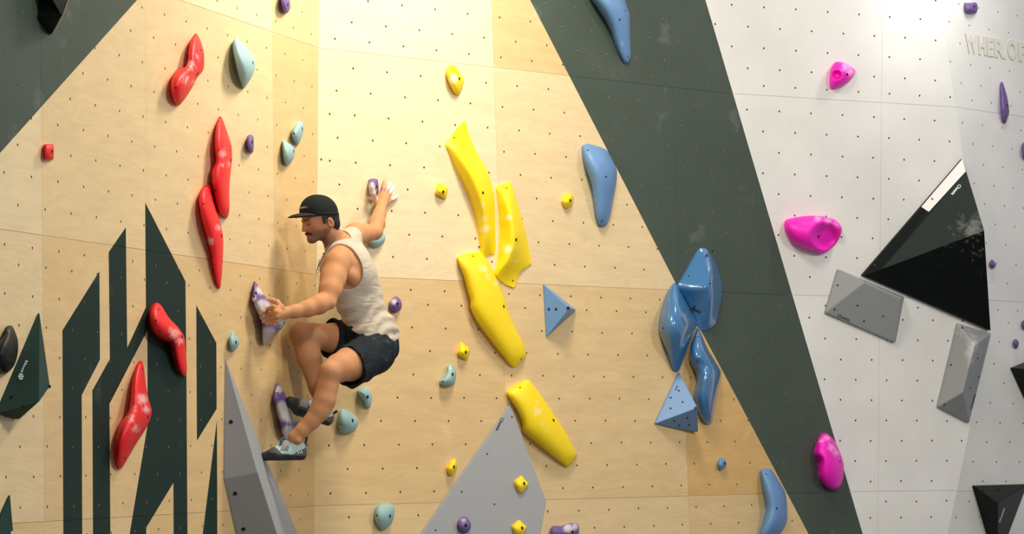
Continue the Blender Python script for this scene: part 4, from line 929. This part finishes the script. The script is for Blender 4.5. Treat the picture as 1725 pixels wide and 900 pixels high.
# colour of the skin: painted face and socket shade, stubble, lips, lids, chalk on the fingers
nv = len(V); tint = np.tile(np.array([.52, .25, .115]), (nv, 1))
def blend(mask, col):
    global tint
    tint = tint * (1 - mask[:, None]) + np.array(col) * mask[:, None]
rel = (V - HC) @ RH.T; F_, L_, U_ = rel[:, 0], rel[:, 1], rel[:, 2]
sst = lambda x, a, b: np.clip((x - a) / (b - a), 0, 1)
face = sst(-np.linalg.norm(rel - (.02, 0, -.03), axis=1), -.14, -.115)
blend(face * .75, (.36, .165, .10))  # shade under the cap brim, painted over the face as darker, redder skin
blend(face * sst(-U_, .048, .066) * sst(F_, -.01, .02) * .75, (.10, .06, .045))
blend(face * sst(-np.hypot(U_ + .0752, (F_ - .09) * .5), -.0095, -.006) * sst(-np.abs(L_), -.022, -.014) * .8, (.36, .13, .11))
for s in (1, -1):
    e = np.hypot(U_ + .018 + .06 * np.maximum(np.abs(L_ - .030 * s) - .008, 0), 0); blend(face * sst(-e, -.0030, -.0016) * sst(-np.abs(L_ - .030 * s), -.017, -.014) * sst(F_, .05, .06), (.03, .02, .018))
    blend(face * sst(-np.linalg.norm(rel - (.072, .030 * s, -.012), axis=1), -.020, -.012) * .35, (.22, .10, .075))  # shadow of the eye sockets painted into the skin colour
for pts_, amt, rr in [(p, .85, .020) for p in FING[6:9]] + [(FING[9], .5, .018)]:
    for a, b in zip(pts_[1:-1], pts_[2:]):
        d = b - a; t = np.clip(((V - a) @ d) / (d @ d), 0, 1); blend(sst(-np.linalg.norm(V - a - t[:, None] * d, axis=1), -rr, -.009) * amt, (.78, .72, .70))
for pts_ in FING[:5] + FING[5:6]:
    for a in pts_[1:]: blend(sst(-np.linalg.norm(V - a, axis=1), -.022, -.010) * .30, (.66, .48, .46))
PERSON = mesh_obj('person', V, [tuple(q) for q in Q], MSKIN, origin=PV)
def smooth_all(o):
    o.data.polygons.foreach_set('use_smooth', np.ones(len(o.data.polygons), bool)); o.data.update()
smooth_all(PERSON)
at = PERSON.data.attributes.new('tint', 'FLOAT_COLOR', 'POINT'); at.data.foreach_set('color', np.c_[tint, np.ones(nv)].astype(np.float32).ravel())
tag(PERSON, 'climber in black cap, sleeveless beige top and dark shorts, hanging in the corner', 'person')
def part(field, name, mats, mi=None, parent=None, label=None):
    v, q = field.mesh(); o = mesh_obj(name, v, [tuple(x) for x in q], mats, parent or PERSON, mi=None if mi is None else mi(v, q)); smooth_all(o)
    if label: o['label'] = label
    return o
# ---- tank top: the torso grown a little, with neck and arm openings
tb = Field(J(600, 480, 14.6) + (-.30, -.34, -.34), J(600, 480, 14.6) + (.32, .36, .30), .0036)
for p, k in torso: tb.add(p, k=k)
for s in (1, -1): tb.add(Ball(J(637, 574, 14.65) + lT * .06 * s, .080), k=.03)
tb.add(Ell(J(624, 558, 14.64), (.108, .150, .06), RT), k=.03)
g_ = tb.pts(tuple(slice(0, k) for k in tb.n)); rl = (g_ - PV.astype(np.float32)) @ RT.T.astype(np.float32)
fold = .0036 * np.sin(rl[..., 2] * 105 + rl[..., 0] * 38 + 2.2 * np.sin(rl[..., 0] * 26 + rl[..., 1] * 14)) * np.clip(1.35 - np.abs(rl[..., 2] - .10) / .14, 0, 1)
tb.F = tb.F - .011 - fold.astype(np.float32)
del g_, fold
tb.cut(Half(J(604, 549, 14.60), -uT + fT * .92), k=.004)
def tube(pts2, d0, d1, r): # opening: an oval column along the line of the shoulders
    return pts2
cL = J(576, 452, 14.42)
tb.cut(Ell(cL, (.088, .118, .116), frame(uT + fT * .18, lT)), k=.006)
tb.cut(Ell(J(569, 434, 14.40), (.070, .115, .066), RT), k=.02)
cR = SR + lT * -.02 - uT * .035
tb.cut(Ell(cR, (.075, .085, .10), RT), k=.006)
tb.cut(Ell(J(562, 402, 14.57), (.068, .082, .062), RT), k=.01); tb.cut(Cone(J(571, 408, 14.58), J(549, 436, 14.57), .060, .060), k=.01)
part(tb, 'tank_top', MTANK, label='loose beige sleeveless top')
# ---- shorts
sh = Field(J(612, 595, 14.6) + (-.30, -.44, -.24), J(612, 595, 14.6) + (.24, .40, .20), .0036)
for p, k in torso[3:5]: sh.add(Ell(p.c, p.r + .010, p.R), k=.04)
for s in (1, -1): sh.add(Ball(J(637, 590, 14.65) + lT * .062 * s, .088), k=.03)
hemL, hemR = J(587, 618, 14.31), J(556, 568, 14.64)
sh.add(Cone(HL + np.array([0, 0, -.006]), hemL + unit(hemL - HL) * .06, .098, .106), k=.03)
sh.add(Cone(HR_ + np.array([0, 0, -.006]), hemR + unit(hemR - HR_) * .05 + np.array([0, 0, -.009]), .104, .098), k=.03)
g_ = sh.pts(tuple(slice(0, k) for k in sh.n)); rl = (g_ - PV.astype(np.float32)) @ RT.T.astype(np.float32)
sh.F += (.0035 * np.sin(rl[..., 2] * 60 + rl[..., 0] * 75 + 2 * np.sin(rl[..., 1] * 22))).astype(np.float32); del g_, rl
dl, dr = unit(KL - HL), unit(KR - HR_)
class Slab:   # removes what lies beyond a hem, only near that leg
    def __init__(s, c, n, r): s.c, s.n, s.r = c, unit(n), r
    def bounds(s): return s.c - s.r, s.c + s.r
    def dist(s, P):
        q = P - s.c.astype(np.float32); return np.maximum(-(q @ s.n.astype(np.float32)), np.linalg.norm(q, axis=-1) - s.r)
sh.cut(Cone(hemL - dl * .03, hemL + dl * .25, .090, .100), k=.004); sh.cut(Cone(hemR - dr * .03, hemR + dr * .25, .081, .086), k=.004)
sh.cut(Slab(hemL, dl * np.array([1, .8, 1]) + np.array([-.1, 0, .05]), .17), k=.003); sh.cut(Slab(hemR, dr, .15), k=.003)
sh.cut(Half(PV + uT * .128, uT - fT * .5), k=.004)
part(sh, 'shorts', MSHORT, label='dark shorts dusted with chalk')
# ---- cap, hair, moustache, brows
pc = math.radians(3); fC = np.array([-math.cos(yaw) * math.cos(pc), -math.sin(yaw) * math.cos(pc), -math.sin(pc)])
uC = np.array([-math.cos(yaw) * math.sin(pc), -math.sin(yaw) * math.sin(pc), math.cos(pc)]); RC = np.array([fC, lH, uC])
C_ = lambda f, l, u: HC + fC * f + lH * l + uC * u
cp = Field(HC + (-.18, -.20, -.08), HC + (.16, .16, .14), .0026)
cp.add(Ell(C_(.003, 0, .014), (.092, .079, .091), RC), k=.01); cp.add(Ell(C_(.036, 0, .030), (.056, .064, .064), RC), k=.03)
cp.add(Ell(C_(.002, 0, .008), (.0945, .081, .020), RC), k=.006)
cp.cut(Half(C_(0, 0, .000), -uC), k=.003)
cap = part(cp, 'cap', MCAP, label='black five-panel cap')
br = Field(HC + (-.26, -.24, -.10), HC + (.10, .14, .10), .0026)
br.add(Ell(C_(.070, 0, -.006), (.096, .082, .027), RC), k=0); br.cut(Ell(C_(.068, 0, -.019), (.112, .098, .0325), RC), k=.002); br.cut(Half(C_(.050, 0, 0), -fC), k=.003)
brim = part(br, 'brim', MBRIM, parent=cap)
def on_cap(f, l, u, off=.0014):     # a point pushed out onto the cap's surface
    p = C_(f, l, u)
    for _ in range(12):
        d = float(cp.sample(p[None])[0]); e = .004
        g = np.array([float(cp.sample((p + e * np.eye(3)[i])[None])[0]) - float(cp.sample((p - e * np.eye(3)[i])[None])[0]) for i in range(3)])
        p = p - unit(g) * (d - off)
    return p
lv, lf = [], []
nx_, ny_ = 12, 3
for j in range(ny_):
    for i in range(nx_): lv.append(on_cap(.090 - .022 * (i / 11) ** 2, -.016 + .062 * i / (nx_ - 1), .034 + .014 * j / (ny_ - 1)))
for j in range(ny_ - 1):
    for i in range(nx_ - 1): lf.append((j * nx_ + i, j * nx_ + i + 1, (j + 1) * nx_ + i + 1, (j + 1) * nx_ + i))
lab = mesh_obj('cap_label', lv, lf, plain('black_label', (.012, .016, .016), .8), cap)
cu = bpy.data.curves.new('t', 'FONT'); cu.body = 'CHWEIZER N'; cu.offset = .01; ob = bpy.data.objects.new('t', cu); COL.objects.link(ob); bpy.context.view_layer.update()
me0 = bpy.data.meshes.new_from_object(ob.evaluated_get(bpy.context.evaluated_depsgraph_get())); co_ = np.array([v.co[:2] for v in me0.vertices]); tf = [tuple(p.vertices) for p in me0.polygons]
bpy.data.objects.remove(ob); bpy.data.curves.remove(cu); bpy.data.meshes.remove(me0)
tx = co_[:, 0] / co_[:, 0].max()
mesh_obj('lettering', [on_cap(.090 - .022 * (a * .85) ** 2, -.014 + .050 * a, .0385 + .0052 * b / .72, .0026) for a, b in zip(tx, co_[:, 1])], tf, MINKW, lab)
hr = Field(HC + (-.16, -.16, -.16), HC + (.12, .16, .10), .0026)
hr.add(Ell(H_(-.004, 0, .010), (.0925, .0745, .083), RH), k=0); hr.add(Ell(H_(-.050, 0, -.050), (.034, .050, .042), RH), k=.02)
hr.cut(Half(H_(.012, 0, 0), fH + uH * .15), k=.006); hr.cut(Half(C_(0, 0, .008), uC), k=.003)
for s in (1, -1): hr.cut(Ell(H_(-.008, .078 * s, -.048), (.026, .030, .034), RH), k=.006); hr.add(Cone(H_(.012, .070 * s, .0), H_(.013, .069 * s, -.032), .0075, .005), k=.006)
part(hr, 'hair', MHAIR)
ms = Field(HC + (-.20, -.16, -.16), HC + (.08, .10, .06), .002)
for s in (1, -1): ms.add(Cone(H_(.0945, .003 * s, -.0585), H_(.079, .028 * s, -.0675), .0068, .0044), k=.004)
part(ms, 'moustache', MHAIR)
for s in (1, -1):
    e_ = Field(HC + (-.20, -.16, -.08), HC + (.08, .10, .08), .0018); e_.add(Cone(H_(.0915, .014 * s, .004), H_(.0775, .047 * s, .005), .0034, .0024), k=0); part(e_, 'eyebrow', MHAIR)
# ---- cord necklace with a ring
def tube_mesh(name, pts, r, mat, parent, n=6, closed=False):
    pts = [np.array(p) for p in pts]; V = []; Fc = []
    m = len(pts)
    for i, p in enumerate(pts):
        d = unit(pts[(i + 1) % m] - pts[i - 1]) if closed else unit(pts[min(i + 1, m - 1)] - pts[max(i - 1, 0)])
        a = unit(np.cross(d, (0.31, .52, .79))); b = np.cross(d, a)
        for k in range(n): t = 2 * math.pi * k / n; V.append(p + r * (a * math.cos(t) + b * math.sin(t)))
    for i in range(m if closed else m - 1):
        for k in range(n): Fc.append((i * n + k, i * n + (k + 1) % n, (i + 1) % m * n + (k + 1) % n, (i + 1) % m * n + k))
    o = mesh_obj(name, V, Fc, mat, parent); smooth_all(o); return o
neck = tube_mesh('necklace', [J(567, 398, 14.50), J(560, 409, 14.475), J(551, 420, 14.46), J(543, 433, 14.46), J(537.5, 446, 14.47), J(535, 455, 14.48), J(536, 449, 14.50), J(538, 438, 14.53)], .0016, MCORD, PERSON)
tube_mesh('ring_pendant', [J(534.6 + 2.3 * math.cos(t), 458 + 3.3 * math.sin(t), 14.48 + .004 * math.cos(t)) for t in (2 * math.pi * k / 12 for k in range(12))], .0013, MCORD, neck, closed=True)

# ---- climbing shoes
def shoe(toe, ball, arch, heel, ank, tongue, label, sole_n, strap_pts, tab_pts, heel_tab, wd):
    lo_ = np.min([toe, ball, arch, heel, ank, tongue], 0) - .07; hi_ = np.max([toe, ball, arch, heel, ank, tongue], 0) + .07
    def body(h, grow):
        f = Field(lo_, hi_, h)
        f.add(Cone(toe, ball, .023 + grow, .037 + grow, wd, 1.0), k=.01); f.add(Cone(ball, arch, .037 + grow, .034 + grow), k=.015); f.add(Cone(arch, heel, .033 + grow, .036 + grow), k=.015)
        f.add(Cone(heel, ank, .035 + grow, .037 + grow), k=.02); f.add(Cone(ball, tongue, .030 + grow, .030 + grow), k=.02); f.add(Cone(tongue, ank, .032 + grow, .036 + grow), k=.02)
        return f
    up_ = -unit(sole_n); base = (toe + heel) / 2
    b = body(.0028, 0)
    top = (tongue + ank) / 2
    b.cut(Half(ank + up_ * .010, up_ + unit(ank - tongue) * .25), k=.004)
    b.cut(Half(heel - up_ * .031, -up_), k=.006)
    ax = unit(toe - heel)
    o = part(b, 'climbing_shoe', MMINT, label=label)
    rd = body(.0026, .0014); rd.cut(Half(heel + up_ * .012, up_ + ax * .45), k=.003)
    r2 = body(.0026, .0014); r2.cut(Half(toe + (heel - toe) * .40 + up_ * .012, up_ * .75 - ax), k=.003); rd.F = np.minimum(rd.F, r2.F)
    rd.cut(Half(heel - up_ * .033, -up_), k=.004); part(rd, 'rand', MRAND, parent=o)
    s = body(.0028, .0022); s.cut(Half(heel + up_ * -.010, up_ - ax * .10), k=.003); s.cut(Half(heel - up_ * .034, -up_), k=.006)
    t_ = Field(lo_, hi_, .0028)
    part(s, 'sole', MRUB, parent=o)
    s2 = body(.0028, .0018)                     # rubber toe cap and heel cup share the black rubber
    s2.cut(Half(heel + (toe - heel) * .90, -ax), k=.002); s2.cut(Half(heel - up_ * .0345, -up_), k=.006); part(s2, 'toe_cap', MRUB, parent=o)
    st = body(.0026, .003); st.cut(Half(strap_pts[0], -strap_pts[2]), k=0); st.cut(Half(strap_pts[1], strap_pts[2]), k=0); st.cut(Half(heel + up_ * .014, -up_), k=0); st.cut(Half(ank + up_ * .004, up_ + unit(ank - tongue) * .25), k=0)
    part(st, 'strap', MSTRAP, parent=o)
    for nm, pts in (('pull_tab', tab_pts), ('heel_tab', heel_tab)):
        tube_mesh(nm, pts, .0062, MTABB if nm == 'pull_tab' else MRUB, o, n=8)
    return o
S1 = shoe(J(447.5, 770, 14.10), J(466, 767.5, 14.10), J(485, 765, 14.12), J(502, 763.5, 14.15), J(499, 749, 14.15), J(480, 756, 14.12), 'near climbing shoe in mint and grey', np.array([0, 0, -1.]),
     (J(474, 757, 14.12), J(487, 757, 14.12), np.array([1, 0, -.35])), [J(470.5, 757, 14.10), J(473, 748, 14.09), J(476.5, 738, 14.10), J(478.5, 734.5, 14.11)], [J(512, 756, 14.16), J(514.5, 749, 14.16), J(516, 741, 14.17), J(516.8, 736, 14.17)], None)
class Cast:                     # drops picture points onto a built part
    def __init__(s, o):
        from mathutils.bvhtree import BVHTree
        org = Vector(ORG[o.name]); s.t = BVHTree.FromPolygons([v.co + org for v in o.data.vertices], [tuple(p.vertices) for p in o.data.polygons])
    def hit(s, x, y, l=0):
        d = V3(ray(x, y)); h = s.t.ray_cast(V3(CAM), d.normalized())
        p = np.array(h[0]) if h[0] is not None else J(x, y, 14.12)
        return p - unit(ray(x, y)) * (l + .0006)
kid = lambda o, n: [c for c in o.children if c.name.split('.')[0] == n][0]
stroke(S1, Cast(kid(S1, 'rand')), [(502, 765.6), (504.4, 761), (506, 764), (508.3, 759.6), (509.4, 764.2)], 1.3, MINKW, 'heel_mark', .002)
cs_ = Cast(kid(S1, 'strap')); stroke(kid(S1, 'strap'), cs_, [(482, 756.7), (484.4, 751.7), (487, 754), (484.4, 758.3), (482, 756.7)], .8, MINKD, 'strap_label', .001)
S2 = shoe(J(489, 677, 14.42), J(506, 687, 14.42), J(522, 695, 14.45), J(548, 704, 14.52), J(547, 692, 14.54), J(520, 686, 14.45), 'far climbing shoe, toe on the lower purple hold', np.array([-.35, 0, -1.]),
     (J(506, 680, 14.42), J(520, 682, 14.45), np.array([1, 0, -.2])), [J(512, 677, 14.42), J(517, 675, 14.44), J(522, 674, 14.45)], [J(558, 702, 14.54), J(563, 696, 14.54), J(568, 692.5, 14.54)], None)
